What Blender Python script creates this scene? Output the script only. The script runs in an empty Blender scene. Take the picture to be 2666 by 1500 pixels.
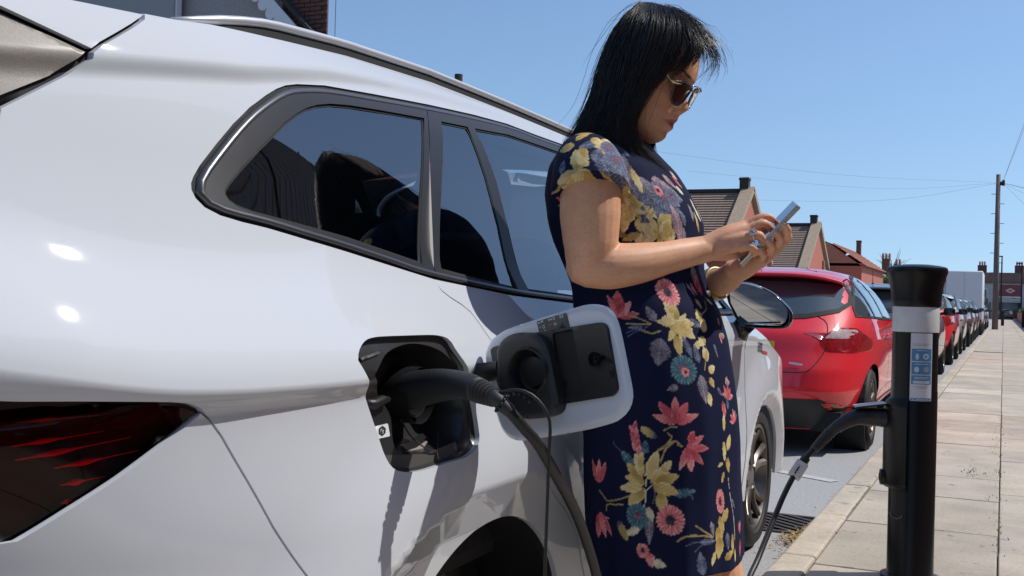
import bpy, bmesh, math, random
import numpy as np
from mathutils import Vector, Matrix
from mathutils.geometry import delaunay_2d_cdt
random.seed(7); rng = np.random.default_rng(11)
PI = math.pi
scn = bpy.context.scene
COL = scn.collection

# ------------------------------------------------------------------ camera
FPX = 2800.0
yaw = math.atan(1281/FPX); pit = math.atan(26/FPX); rol = math.radians(1.6)
f0 = Vector((-math.sin(yaw), math.cos(yaw), 0)); r0 = Vector((math.cos(yaw), math.sin(yaw), 0)); u0 = Vector((0, 0, 1))
fwd = f0*math.cos(pit)+u0*math.sin(pit); upv = u0*math.cos(pit)-f0*math.sin(pit)
Rv = r0*math.cos(rol)+upv*math.sin(rol); Uv = upv*math.cos(rol)-r0*math.sin(rol)
cam = bpy.data.cameras.new('camera'); cam_o = bpy.data.objects.new('camera', cam); COL.objects.link(cam_o)
m3 = Matrix((Rv, Uv, -fwd)).transposed()
cam_o.matrix_world = Matrix.Translation((0, 0, 1.05)) @ m3.to_4x4()
cam.sensor_width = 36; cam.lens = FPX/2666*36; cam.clip_start = .05; cam.clip_end = 3000
scn.camera = cam_o

# ------------------------------------------------------------------ sky and sun
SUN = Vector((.52, .30, .80)).normalized()
elev = math.asin(SUN.z); azim = math.atan2(SUN.x, SUN.y)
world = bpy.data.worlds.new('World'); scn.world = world; world.use_nodes = True
wn = world.node_tree; wn.nodes.clear()
sky = wn.nodes.new('ShaderNodeTexSky'); sky.sky_type = 'NISHITA'; sky.sun_disc = False
sky.sun_elevation = elev; sky.sun_rotation = azim
sky.altitude = 0; sky.air_density = 1.1; sky.dust_density = .4; sky.ozone_density = 4.6
bg = wn.nodes.new('ShaderNodeBackground'); bg.inputs['Strength'].default_value = .094
wo = wn.nodes.new('ShaderNodeOutputWorld')
# the clear summer sky pales only a little towards the horizon: look the colour up a few degrees higher
tcw = wn.nodes.new('ShaderNodeTexCoord'); sx = wn.nodes.new('ShaderNodeSeparateXYZ'); cx = wn.nodes.new('ShaderNodeCombineXYZ')
ab = wn.nodes.new('ShaderNodeMath'); ab.operation = 'ABSOLUTE'; ma = wn.nodes.new('ShaderNodeMath'); ma.operation = 'MULTIPLY_ADD'; ma.inputs[1].default_value = .80; ma.inputs[2].default_value = .10
wn.links.new(tcw.outputs['Generated'], sx.inputs[0]); wn.links.new(sx.outputs[0], cx.inputs[0]); wn.links.new(sx.outputs[1], cx.inputs[1])
wn.links.new(sx.outputs[2], ab.inputs[0]); wn.links.new(ab.outputs[0], ma.inputs[0]); wn.links.new(ma.outputs[0], cx.inputs[2]); wn.links.new(cx.outputs[0], sky.inputs[0])
wn.links.new(sky.outputs[0], bg.inputs[0]); wn.links.new(bg.outputs[0], wo.inputs[0])
sl = bpy.data.lights.new('sun', 'SUN'); sl.energy = 2.55; sl.angle = math.radians(.5); sl.color = (1, .955, .89)
so = bpy.data.objects.new('sun', sl); COL.objects.link(so)
so.rotation_euler = (-SUN).to_track_quat('-Z', 'Y').to_euler(); so.location = (20, 20, 40)
scn.view_settings.view_transform = 'Standard'; scn.view_settings.look = 'None'
scn.view_settings.exposure = .60; scn.view_settings.gamma = 1; scn.view_settings.use_curve_mapping = False

# ------------------------------------------------------------------ materials
def M(name, col, rough=.6, metal=0, coat=0, spec=.5, noise=0, nscale=20, bump=0, bscale=200, col2=None, sss=0, coat_rough=.03, sheen=0, detail=4, stretch=None):
    m = bpy.data.materials.new(name); m.use_nodes = True
    nt = m.node_tree; b = nt.nodes['Principled BSDF']
    b.inputs['Base Color'].default_value = (*col, 1); b.inputs['Roughness'].default_value = rough
    b.inputs['Metallic'].default_value = metal; b.inputs['Coat Weight'].default_value = coat
    b.inputs['Coat Roughness'].default_value = coat_rough
    b.inputs['Specular IOR Level'].default_value = spec
    if sss:
        b.inputs['Subsurface Weight'].default_value = sss; b.inputs['Subsurface Radius'].default_value = (.012, .005, .003); b.inputs['Subsurface Scale'].default_value = 1
    if sheen: b.inputs['Sheen Weight'].default_value = sheen
    if noise or col2 or bump:
        tc = nt.nodes.new('ShaderNodeTexCoord'); src = tc.outputs['Object']
        if stretch:
            mp = nt.nodes.new('ShaderNodeMapping'); mp.inputs['Scale'].default_value = stretch
            nt.links.new(src, mp.inputs[0]); src = mp.outputs[0]
    if noise or col2:
        n = nt.nodes.new('ShaderNodeTexNoise'); n.inputs['Scale'].default_value = nscale; n.inputs['Detail'].default_value = detail; n.inputs['Roughness'].default_value = .65
        nt.links.new(src, n.inputs[0])
        r = nt.nodes.new('ShaderNodeValToRGB'); r.color_ramp.elements[0].position = .3; r.color_ramp.elements[1].position = .7
        c2 = col2 or tuple(c*(1-noise) for c in col); c1 = col if col2 else tuple(min(1, c*(1+noise*.6)) for c in col)
        r.color_ramp.elements[0].color = (*c2, 1); r.color_ramp.elements[1].color = (*c1, 1)
        nt.links.new(n.outputs[0], r.inputs[0]); nt.links.new(r.outputs[0], b.inputs['Base Color'])
    if bump:
        n2 = nt.nodes.new('ShaderNodeTexNoise'); n2.inputs['Scale'].default_value = bscale; n2.inputs['Detail'].default_value = 3
        nt.links.new(src, n2.inputs[0])
        bp = nt.nodes.new('ShaderNodeBump'); bp.inputs['Strength'].default_value = bump; bp.inputs['Distance'].default_value = .004
        nt.links.new(n2.outputs[0], bp.inputs['Height']); nt.links.new(bp.outputs[0], b.inputs['Normal'])
    return m
def attr_mat(name, attr, rough=.8, sheen=0, sss=0, spec=.4, bump=0, bscale=900):
    m = M(name, (.5, .5, .5), rough, spec=spec, sheen=sheen, sss=sss, bump=bump, bscale=bscale)
    nt = m.node_tree; a = nt.nodes.new('ShaderNodeVertexColor'); a.layer_name = attr
    nt.links.new(a.outputs[0], nt.nodes['Principled BSDF'].inputs['Base Color'])
    return m
def skin_mat(m):
    nt = m.node_tree; b = nt.nodes['Principled BSDF']; src = b.inputs['Base Color'].links[0].from_socket
    g = nt.nodes.new('ShaderNodeNewGeometry'); out = src
    for sc_, lo, hi in ((38, .91, 1.07), (260, .93, 1.06)):
        n = nt.nodes.new('ShaderNodeTexNoise'); n.inputs['Scale'].default_value = sc_; n.inputs['Detail'].default_value = 5; nt.links.new(g.outputs['Position'], n.inputs[0])
        r = nt.nodes.new('ShaderNodeMapRange'); r.inputs[1].default_value = .3; r.inputs[2].default_value = .7; r.inputs[3].default_value = lo; r.inputs[4].default_value = hi; nt.links.new(n.outputs[0], r.inputs[0])
        v = nt.nodes.new('ShaderNodeVectorMath'); v.operation = 'MULTIPLY'; nt.links.new(out, v.inputs[0])
        if sc_ < 100:
            c = nt.nodes.new('ShaderNodeCombineXYZ'); q = nt.nodes.new('ShaderNodeMath'); q.operation = 'POWER'; q.inputs[1].default_value = .45; nt.links.new(r.outputs[0], q.inputs[0])
            nt.links.new(q.outputs[0], c.inputs[0]); nt.links.new(r.outputs[0], c.inputs[1]); nt.links.new(r.outputs[0], c.inputs[2]); nt.links.new(c.outputs[0], v.inputs[1])
        else: nt.links.new(r.outputs[0], v.inputs[1])
        out = v.outputs[0]
    nt.links.new(out, b.inputs['Base Color']); return m
def glass_mat(name, tint, ior=1.55, rough=.0):
    m = bpy.data.materials.new(name); m.use_nodes = True; nt = m.node_tree; nt.nodes.clear()
    o = nt.nodes.new('ShaderNodeOutputMaterial'); mix = nt.nodes.new('ShaderNodeMixShader')
    t = nt.nodes.new('ShaderNodeBsdfTransparent'); t.inputs[0].default_value = (*tint, 1)
    g = nt.nodes.new('ShaderNodeBsdfGlossy'); g.inputs['Roughness'].default_value = rough; g.inputs[0].default_value = (1, 1, 1, 1)
    f = nt.nodes.new('ShaderNodeFresnel'); f.inputs[0].default_value = ior
    nt.links.new(f.outputs[0], mix.inputs[0]); nt.links.new(t.outputs[0], mix.inputs[1]); nt.links.new(g.outputs[0], mix.inputs[2]); nt.links.new(mix.outputs[0], o.inputs[0])
    return m
MT = {}
MT['white_paint'] = M('white_paint', (.595, .63, .685), .6, coat=1, coat_rough=.022, spec=.1)
MT['black_plastic'] = M('black_plastic', (.012, .012, .013), .42, bump=.12, bscale=900)
MT['black_gloss'] = M('black_gloss', (.008, .008, .009), .12, coat=.5)
MT['soft_black'] = M('soft_black', (.008, .008, .009), .75)
MT['rubber'] = M('rubber', (.018, .018, .018), .7, noise=.3, nscale=60)
MT['satin_trim'] = M('satin_trim', (.024, .024, .03), .42, spec=.35)
MT['satin_bright'] = M('satin_bright', (.13, .13, .14), .32, metal=.7)
MT['silver'] = M('silver', (.72, .73, .75), .28, metal=.9)
MT['rail_silver'] = M('rail_silver', (.66, .67, .70), .38, metal=.45)
MT['chrome'] = M('chrome', (.85, .85, .86), .08, metal=1)
MT['alloy'] = M('alloy', (.21, .195, .18), .34, metal=.85)
MT['cable'] = M('cable', (.011, .011, .012), .45, bump=.1, bscale=500)
MT['charger_grip'] = M('charger_grip', (.022, .022, .024), .48, bump=.2, bscale=1500)
MT['glass'] = glass_mat('glass', (.62, .68, .68), 1.6)
MT['privacy_glass'] = glass_mat('privacy_glass', (.42, .50, .54), 2.5)
MT['dark_glass'] = M('dark_glass', (.045, .060, .065), .03, spec=.9, coat=.8, coat_rough=.0)
MT['white_plastic'] = M('white_plastic', (.72, .73, .75), .35)
MT['interior'] = M('interior', (.022, .022, .025), .85, noise=.4, nscale=40)

# ------------------------------------------------------------------ building helpers
def link(o, parent=None):
    COL.objects.link(o)
    if parent is not None: o.parent = parent
    return o
def tag(o, label=None, cat=None, group=None, kind=None):
    if label: o['label'] = label
    if cat: o['category'] = cat
    if group: o['group'] = group
    if kind: o['kind'] = kind
    return o
def thing(name, label, cat, loc=(0, 0, 0), rz=0, group=None):
    o = bpy.data.objects.new(name, None); o.location = loc; o.rotation_euler = (0, 0, rz); o.empty_display_size = .1
    COL.objects.link(o); return tag(o, label, cat, group)
def children(o): return [c for c in list(COL.objects) if c.parent is o]
def copy_tree(o, parent=None, kids=None):
    c = o.copy(); COL.objects.link(c)
    if parent is not None: c.parent = parent
    for k in (kids[o.name] if kids else children(o)): copy_tree(k, c, kids)
    return c
def mesh(name, v, f, mat=None, parent=None, smooth=True, normals=None, world=False):
    """one mesh object; world=True: v are world coordinates, re-expressed in the (translated/rotated) parent's frame"""
    me = bpy.data.meshes.new(name)
    v = [tuple(map(float, p)) for p in v]
    me.from_pydata(v, [], [tuple(map(int, q)) for q in f])
    if mat is not None: me.materials.append(MT[mat] if isinstance(mat, str) else mat)
    if smooth: me.polygons.foreach_set('use_smooth', [True]*len(me.polygons))
    me.update()
    if normals is not None: me.normals_split_custom_set_from_vertices([tuple(map(float, n)) for n in normals])
    o = bpy.data.objects.new(name, me); link(o, parent)
    return o
def sharp(o, ang=40):
    me = o.data
    bm = bmesh.new(); bm.from_mesh(me); a = math.radians(ang)
    for e in bm.edges:
        if len(e.link_faces) == 2 and e.calc_face_angle(0) > a: e.smooth = False
    bm.to_mesh(me); bm.free(); return o
class MB:
    def __init__(s): s.v = []; s.f = []
    def add(s, v, f):
        b = len(s.v); s.v += [tuple(map(float, p)) for p in v]; s.f += [tuple(i+b for i in q) for q in f]; return s
    def box(s, c, d, rz=0, M3=None):
        x, y, z = [k/2 for k in d]
        P = [(-x, -y, -z), (x, -y, -z), (x, y, -z), (-x, y, -z), (-x, -y, z), (x, -y, z), (x, y, z), (-x, y, z)]
        R = M3 if M3 is not None else Matrix.Rotation(rz, 3, 'Z')
        P = [tuple(R @ Vector(p)+Vector(c)) for p in P]
        return s.add(P, [(0, 3, 2, 1), (4, 5, 6, 7), (0, 1, 5, 4), (1, 2, 6, 5), (2, 3, 7, 6), (3, 0, 4, 7)])
    def bbox(s, c, d, bev=.01, rz=0, M3=None):
        bm = bmesh.new(); bmesh.ops.create_cube(bm, size=1)
        for w in bm.verts: w.co = Vector((w.co.x*d[0], w.co.y*d[1], w.co.z*d[2]))
        bmesh.ops.bevel(bm, geom=bm.edges[:], offset=bev, segments=2, affect='EDGES', profile=.5)
        R = M3 if M3 is not None else Matrix.Rotation(rz, 3, 'Z')
        bm.verts.ensure_lookup_table(); bm.verts.index_update()
        P = [tuple(R @ w.co+Vector(c)) for w in bm.verts]; Fs = [tuple(w.index for w in q.verts) for q in bm.faces]; bm.free()
        return s.add(P, Fs)
    def tube(s, pts, rad, n=8, caps=True, flat=None):
        v, f = tube_vf(pts, rad, n, caps, flat); return s.add(v, f)
    def cyl(s, a, b, r0_, r1_=None, n=16, caps=True):
        return s.tube([a, b], [r0_, r0_ if r1_ is None else r1_], n, caps)
    def lathe(s, prof, n=24, c=(0, 0, 0), axis='z', M3=None):
        v = []; f = []; k = len(prof)
        for i in range(n):
            a = 2*PI*i/n
            for (r, h) in prof:
                p = (r*math.cos(a), r*math.sin(a), h)
                if axis == 'x': p = (h, r*math.cos(a), r*math.sin(a))
                if axis == 'y': p = (r*math.sin(a), h, r*math.cos(a))
                if M3 is not None: p = tuple(M3 @ Vector(p))
                v.append((p[0]+c[0], p[1]+c[1], p[2]+c[2]))
        for i in range(n):
            j = (i+1) % n
            for q in range(k-1): f.append((i*k+q, j*k+q, j*k+q+1, i*k+q+1))
        return s.add(v, f)
    def quad(s, a, b, c, d): return s.add([a, b, c, d], [(0, 1, 2, 3)])
    def build(s, name, mat, parent=None, smooth=False, ang=None):
        o = mesh(name, s.v, s.f, mat, parent, smooth or ang is not None)
        if ang is not None: sharp(o, ang)
        return o
def frames(P):
    P = np.asarray(P, float); n = len(P)
    T = np.zeros_like(P); T[1:-1] = P[2:]-P[:-2]; T[0] = P[1]-P[0]; T[-1] = P[-1]-P[-2]
    T /= np.linalg.norm(T, axis=1, keepdims=True)+1e-12
    a = np.array([0, 0, 1.0]) if abs(T[0][2]) < .9 else np.array([1.0, 0, 0])
    N = np.zeros_like(P); N[0] = a-T[0]*(a@T[0]); N[0] /= np.linalg.norm(N[0])
    for i in range(1, n):
        q = N[i-1]-T[i]*(N[i-1]@T[i]); l = np.linalg.norm(q); N[i] = q/l if l > 1e-9 else N[i-1]
    return P, T, N, np.cross(T, N)
def tube_vf(pts, rad, n=8, caps=True, flat=None):
    P, T, N, B = frames(pts); k = len(P)
    rad = np.broadcast_to(np.asarray(rad, float), (k,)) if np.ndim(rad) <= 1 else np.asarray(rad)
    a = np.linspace(0, 2*PI, n, endpoint=False)
    fl = 1 if flat is None else flat
    V = P[:, None]+rad[:, None, None]*(np.cos(a)[None, :, None]*N[:, None]+fl*np.sin(a)[None, :, None]*B[:, None])
    v = V.reshape(-1, 3).tolist(); f = []
    for i in range(k-1):
        for j in range(n):
            j2 = (j+1) % n; f.append((i*n+j, i*n+j2, (i+1)*n+j2, (i+1)*n+j))
    if caps:
        f.append(tuple(range(n-1, -1, -1))); f.append(tuple((k-1)*n+j for j in range(n)))
    return v, f
def spline(pts, n):
    """Catmull-Rom through pts (any dimension), n samples by arc length"""
    P = np.asarray(pts, float)
    if len(P) == 2: return P[0]+(P[1]-P[0])*np.linspace(0, 1, n)[:, None]
    Q = np.vstack([2*P[0]-P[1], P, 2*P[-1]-P[-2]]); out = []
    for i in range(1, len(Q)-2):
        t = np.linspace(0, 1, 24, endpoint=False)[:, None]; p0, p1, p2, p3 = Q[i-1:i+3]
        out.append(.5*((2*p1)+(-p0+p2)*t+(2*p0-5*p1+4*p2-p3)*t**2+(-p0+3*p1-3*p2+p3)*t**3))
    out = np.vstack(out+[P[-1:]])
    s = np.concatenate([[0], np.cumsum(np.linalg.norm(np.diff(out, axis=0), axis=1))])
    u = np.linspace(0, s[-1], n)
    return np.stack([np.interp(u, s, out[:, k]) for k in range(P.shape[1])], 1)
def dens(poly, step, closed=True):
    out = []; P = [np.asarray(p, float) for p in poly]; n = len(P)
    for i in range(n if closed else n-1):
        a, b = P[i], P[(i+1) % n]; k = max(1, int(np.ceil(np.linalg.norm(b-a)/step)))
        for j in range(k): out.append(a+(b-a)*j/k)
    if not closed: out.append(P[-1])
    return np.array(out)
def inpoly(pts, poly):
    x, y = pts[:, 0], pts[:, 1]; c = np.zeros(len(pts), bool); n = len(poly)
    for i in range(n):
        x1, y1 = poly[i]; x2, y2 = poly[(i+1) % n]
        if y1 == y2: continue
        k = ((y1 > y) != (y2 > y)) & (x < (x2-x1)*(y-y1)/(y2-y1)+x1); c ^= k
    return c
def distpoly(pts, poly):
    d = np.full(len(pts), 1e9); n = len(poly)
    for i in range(n):
        a = np.asarray(poly[i]); b = np.asarray(poly[(i+1) % n]); ab = b-a; L = ab@ab+1e-15
        t = np.clip(((pts-a)@ab)/L, 0, 1); d = np.minimum(d, np.linalg.norm(pts-a-t[:, None]*ab, axis=1))
    return d
def inset(poly, d):
    """move every vertex of a polygon inwards by d"""
    P = np.asarray(poly, float); n = len(P)
    A = .5*sum(P[i][0]*P[(i+1) % n][1]-P[(i+1) % n][0]*P[i][1] for i in range(n)); sg = 1 if A > 0 else -1
    e = np.roll(P, -1, 0)-P; e /= np.linalg.norm(e, axis=1, keepdims=True)+1e-12
    nn = sg*np.stack([-e[:, 1], e[:, 0]], 1); m = nn+np.roll(nn, 1, 0)
    m /= np.maximum(np.sum(m*m, axis=1, keepdims=True)/2, .5)
    return P+m*d
def rpoly(poly, r=.01, k=4):
    """round the corners of a polygon"""
    P = [np.asarray(p, float) for p in poly]; n = len(P); out = []
    for i in range(n):
        a, b, c = P[i-1], P[i], P[(i+1) % n]; l1 = np.linalg.norm(a-b); l2 = np.linalg.norm(c-b); q = min(r, l1*.45, l2*.45)
        s, e = b+(a-b)/l1*q, b+(c-b)/l2*q
        for t in np.linspace(0, 1, k+1): out.append((1-t)**2*s+2*t*(1-t)*b+t*t*e)
    return np.array(out)
def cdt(outline, holes=(), step=.02, estep=None, extra=None):
    """triangulate a 2-D polygon with holes on a grid of inner points; returns verts, tris, loops of indices"""
    es = estep or step
    loops = [dens(outline, es)]+[dens(h, es) for h in holes]
    pts = []; edges = []; li = []
    for L in loops:
        b = len(pts); n = len(L); pts += L.tolist(); edges += [(b+i, b+(i+1) % n) for i in range(n)]; li.append(range(b, b+n))
    O = loops[0]; lo = O.min(0); hi = O.max(0)
    gx = np.arange(lo[0]+step*.5, hi[0], step); gy = np.arange(lo[1]+step*.5, hi[1], step)
    if len(gx) and len(gy):
        G = np.array(np.meshgrid(gx, gy)).reshape(2, -1).T
        k = inpoly(G, loops[0])
        for h in loops[1:]: k &= ~inpoly(G, h)
        G = G[k]
        if extra is not None:
            E = np.asarray(extra, float); k2 = inpoly(E, loops[0])
            for h in loops[1:]: k2 &= ~inpoly(E, h)
            E = E[k2]
            key = set(map(tuple, np.round(E/(step*.75)).astype(int)))
            G = np.array([g for g in G if not any((int(round(g[0]/(step*.75)))+a, int(round(g[1]/(step*.75)))+b) in key for a in (-1, 0, 1) for b in (-1, 0, 1))] or np.zeros((0, 2)))
            d = np.min([distpoly(E, L) for L in loops], axis=0); pts += E[d > .002].tolist()
        if len(G):
            d = np.min([distpoly(G, L) for L in loops], axis=0); G = G[d > step*.4]; pts += G.tolist()
    r = delaunay_2d_cdt([Vector(p) for p in pts], edges, [], 0, 1e-7)
    V = np.array([tuple(p) for p in r[0]]); Tt = np.array([t for t in r[2]])
    c = V[Tt].mean(1); k = inpoly(c, loops[0])
    for h in loops[1:]: k &= ~inpoly(c, h)
    Tt = Tt[k]
    m = {}
    for i, o in enumerate(r[3]):
        for q in o: m[q] = i
    return V, Tt, [[m[i] for i in L if i in m] for L in li]
def chart_panel(name, fpos, outline, holes=(), step=.02, mat=None, parent=None, fn=None, thick=.0, smooth=True, flip=False, estep=None, extra=None):
    """panel over a 2-D chart: fpos(V2, off) -> 3-D, fn(V2) -> normals"""
    V, T, loops = cdt(outline, holes, step, estep, extra)
    P = fpos(V, 0.0); Nn = fn(V) if fn is not None else None
    e1 = P[T[:, 1]]-P[T[:, 0]]; e2 = P[T[:, 2]]-P[T[:, 0]]; tn = np.cross(e1, e2)
    ref = fpos(V, .01)-P
    s = np.sum(tn*ref[T[:, 0]], 1) < 0; T[s] = T[s][:, ::-1]
    F = [tuple(t) for t in T]; vs = P.tolist(); ns = None if Nn is None else Nn.tolist()
    if thick:
        for L in loops:
            v2 = V[L]; n = len(L); b = len(vs)
            inn = fpos(v2, -thick); vs += fpos(v2, 0).tolist()+inn.tolist()
            if ns is not None:
                tg = np.roll(P[L], -1, 0)-np.roll(P[L], 1, 0); r_ = inn-P[L]; q = np.cross(tg, r_); q /= np.linalg.norm(q, axis=1, keepdims=True)+1e-12
                if L is loops[0]:
                    cc = P[L].mean(0)
                ns += q.tolist()*2
            for i in range(n):
                j = (i+1) % n; F.append((b+i, b+j, b+n+j, b+n+i))
    return mesh(name, vs, F, mat, parent, smooth, ns)

# ---- white car: half-width of the body side as a smooth function of (y along the car, z up) ----
XC = -1.826; YR = 1.90
def _ss(a, b, x):
    t = np.clip((x-a)/(b-a), 0, 1); return t*t*(3-2*t)
_zcY = np.array([-1.3, -1.12, -1.02, -.90, -.805, -.70, -.60, -.45, 0, .6, 1.5, 2.5, 3.6])
_zcZ = np.array([1.005, .972, .953, .932, .915, .909, .909, .911, .918, .925, .93, .915, .87])
_dk = np.array([0, .05, .14, .22, .35, .48, .56, .62, .75])
_sk = np.array([.20, .62, .72, .42, .34, .42, .70, 1.1, 1.6])
_dt = np.linspace(0, .75, 600); _st = np.interp(_dt, _dk, _sk)
_ker = np.exp(-np.linspace(-2, 2, 41)**2); _ker /= _ker.sum()
_st = np.convolve(np.pad(_st, 20, mode='edge'), _ker, mode='valid')
_it = np.concatenate([[0], np.cumsum((_st[1:]+_st[:-1])/2*np.diff(_dt))])
def zcrease(y): return np.interp(y, _zcY, _zcZ)
def zcrease_s(y):
    return (zcrease(y-.05)+zcrease(y-.025)+zcrease(y)+zcrease(y+.025)+zcrease(y+.05))/5
ARCH = ((.13, .17, .418, .51, .237), (2.79, .27, .345, .40, .03)); WB = 2.79
def wcar(y, z):
    y = np.asarray(y, float); z = np.asarray(z, float)
    d = z-zcrease_s(y)
    up_ = np.interp(np.maximum(d, 0), _dt, _it)
    # roof-side crease: a short steeper step
    zb = np.interp(y, [-1.2, -.85, -.45, -.2, 0, .3, .8, 1.5, 2.2], [1.33, 1.355, 1.412, 1.462, 1.489, 1.515, 1.545, 1.545, 1.46])
    up_ = up_ - .016*_ss(-.018, .020, z-zb)*_ss(-2.3, -1.0, -y)
    amp = np.interp(y, [-1.1, -.7, -.45, -.1, .5, 3], [1, 1, .75, .45, .3, .25])
    b = np.maximum(-d, 0)
    wd = np.interp(y, [-1.12, -.85, -.60], [.075, .044, .034])
    und = amp*(.024*_ss(0, wd, b) - .024*_ss(wd, .24, b))
    low = .05*np.maximum(.45-z, 0)+.25*np.maximum(.34-z, 0)**2
    w = .90-up_-und-low
    # rear and front taper in plan
    tr = np.maximum(-y-.30, 0)
    w = w-(.205+.11*_ss(.90, .60, z))*(tr/.75)**2-.35*np.maximum(-y-1.0, 0)-.10*np.maximum(z-1.1,0)*np.maximum(-y-.5,0)
    tf = np.maximum(y-3.02, 0)
    w = w-.30*tf**2-1.6*np.maximum(y-3.35, 0)**2
    # bonnet/fender shoulder
    w = w-.0*z
    # wheel arches: flare with an inward-facing lip band
    for (yc, zc_, R1, R2, gr) in ARCH:
        r = np.maximum(np.hypot(y-yc, z-zc_), 1e-4)
        c = np.maximum((yc-y)/r, 0)*(z > zc_-.1)
        R2e = R2+gr*c*c
        fl = .022*_ss(R2e+.22, R2e, r)
        q = np.maximum(R2e-r, 0); lip = .52*np.minimum(q, .10)+.15*np.clip(q-.10, 0, .30)
        w = w+fl-lip
    return w
def nrm(y, z, e=.003):
    dy = (wcar(y+e, z)-wcar(y-e, z))/(2*e); dz = (wcar(y, z+e)-wcar(y, z-e))/(2*e)
    n = np.stack([np.ones_like(dy), -dy, -dz], -1)
    return n/np.linalg.norm(n, axis=-1, keepdims=True)

# ================================================================== the setting
def rand_mat(name, cols, rough=.85, nscale=30, noise=.25, bump=.3, bscale=120, spots=None):
    """stone whose colour differs from piece to piece (object random) with grain"""
    m = M(name, cols[0], rough, bump=bump, bscale=bscale, spec=.3); nt = m.node_tree; b = nt.nodes['Principled BSDF']
    oi = nt.nodes.new('ShaderNodeObjectInfo'); r = nt.nodes.new('ShaderNodeValToRGB'); r.color_ramp.interpolation = 'LINEAR'
    while len(r.color_ramp.elements) < len(cols): r.color_ramp.elements.new(.5)
    for i, c in enumerate(cols):
        r.color_ramp.elements[i].position = i/(len(cols)-1); r.color_ramp.elements[i].color = (*c, 1)
    nt.links.new(oi.outputs['Random'], r.inputs[0])
    tc = nt.nodes.new('ShaderNodeNewGeometry')
    n = nt.nodes.new('ShaderNodeTexNoise'); n.inputs['Scale'].default_value = nscale; n.inputs['Detail'].default_value = 6; n.inputs['Roughness'].default_value = .7
    nt.links.new(tc.outputs['Position'], n.inputs[0])
    n2 = nt.nodes.new('ShaderNodeTexNoise'); n2.inputs['Scale'].default_value = 3.5; n2.inputs['Detail'].default_value = 4
    nt.links.new(tc.outputs['Position'], n2.inputs[0])
    ad = nt.nodes.new('ShaderNodeMath'); ad.operation = 'ADD'; nt.links.new(n.outputs[0], ad.inputs[0]); nt.links.new(n2.outputs[0], ad.inputs[1])
    mr_ = nt.nodes.new('ShaderNodeMapRange'); mr_.inputs[1].default_value = .6; mr_.inputs[2].default_value = 1.4; mr_.inputs[3].default_value = 1-noise; mr_.inputs[4].default_value = 1+noise
    nt.links.new(ad.outputs[0], mr_.inputs[0])
    mx = nt.nodes.new('ShaderNodeVectorMath'); mx.operation = 'MULTIPLY'
    nt.links.new(r.outputs[0], mx.inputs[0]); nt.links.new(mr_.outputs[0], mx.inputs[1])
    src = mx.outputs[0]
    v = nt.nodes.new('ShaderNodeTexNoise'); v.inputs['Scale'].default_value = 14; v.inputs['Detail'].default_value = 2; nt.links.new(tc.outputs['Position'], v.inputs[0])
    sr = nt.nodes.new('ShaderNodeValToRGB'); sr.color_ramp.elements[0].position = .66; sr.color_ramp.elements[1].position = .72
    sr.color_ramp.elements[0].color = (0, 0, 0, 1); sr.color_ramp.elements[1].color = (.45, .45, .45, 1); nt.links.new(v.outputs[0], sr.inputs[0])
    m2 = nt.nodes.new('ShaderNodeMix'); m2.data_type = 'RGBA'; nt.links.new(sr.outputs[0], m2.inputs[0]); nt.links.new(src, m2.inputs[6]); m2.inputs[7].default_value = (.10, .09, .08, 1)
    nt.links.new(m2.outputs[2], b.inputs['Base Color'])
    return m
MT['asphalt'] = M('asphalt', (.43, .43, .43), .82, col2=(.28, .28, .28), nscale=55, bump=.5, bscale=160, detail=8)
MT['ground'] = M('ground', (.10, .095, .085), .9, noise=.3, nscale=2)
MT['slab'] = rand_mat('slab', [(.44, .385, .31), (.50, .44, .36), (.45, .385, .325), (.47, .41, .33), (.60, .52, .42), (.41, .36, .295)], noise=.30, nscale=70)
MT['kerb'] = rand_mat('kerb', [(.47, .405, .32), (.53, .46, .37), (.43, .375, .30)], noise=.3, nscale=45)
MT['joint'] = M('joint', (.20, .175, .135), .95, noise=.5, nscale=40)
MT['line_white'] = M('line_white', (.62, .62, .60), .7, col2=(.36, .36, .36), nscale=70)
MT['iron'] = M('iron', (.10, .092, .085), .6, metal=.5, noise=.4, nscale=60)
def sheet(name, x0, x1, y0, y1, z, mat, kind='structure'):
    o = mesh(name, [(x0, y0, z), (x1, y0, z), (x1, y1, z), (x0, y1, z)], [(0, 1, 2, 3)], mat, None, False); o['kind'] = kind; return o
sheet('ground', -900, 900, -300, 2000, -.03, 'ground')
sheet('road', -8.6, -.765, -60, 150, 0, 'asphalt')
sheet('road', -60, 60, 151, 159, 0, 'asphalt')
pav = MB(); pav.box((.38, 45, .04), (2.28, 211, .096)); pav = pav.build('pavement', 'joint'); pav['kind'] = 'structure'
far = MB(); far.box((-9.6, 45, .055), (2.0, 211, .11)); far = far.build('pavement', rand_mat('far_pavement', [(.3, .27, .24), (.32, .29, .25)])); far['kind'] = 'structure'
sm = MB(); sm.bbox((0, 0, 0), (.618, .90, .06), .004); slab_a = sm.build('paving_slab', 'slab', pav)
COL.objects.unlink(slab_a); sA = slab_a.data
def slab_mesh(w, l):
    k = MB(); k.bbox((0, 0, 0), (w, l, .06), .005); o = k.build('paving_slab', 'slab'); d = o.data; bpy.data.objects.remove(o); return d
LS = {l: [slab_mesh(w, l-.006) for w in (.616,)] for l in (.60, .75, .90)}
rs = random.Random(3)
def piece(name, data, loc, parent, rot=(0, 0, 0)):
    o = bpy.data.objects.new(name, data); o.location = loc; o.rotation_euler = rot; link(o, parent); return o
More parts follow.
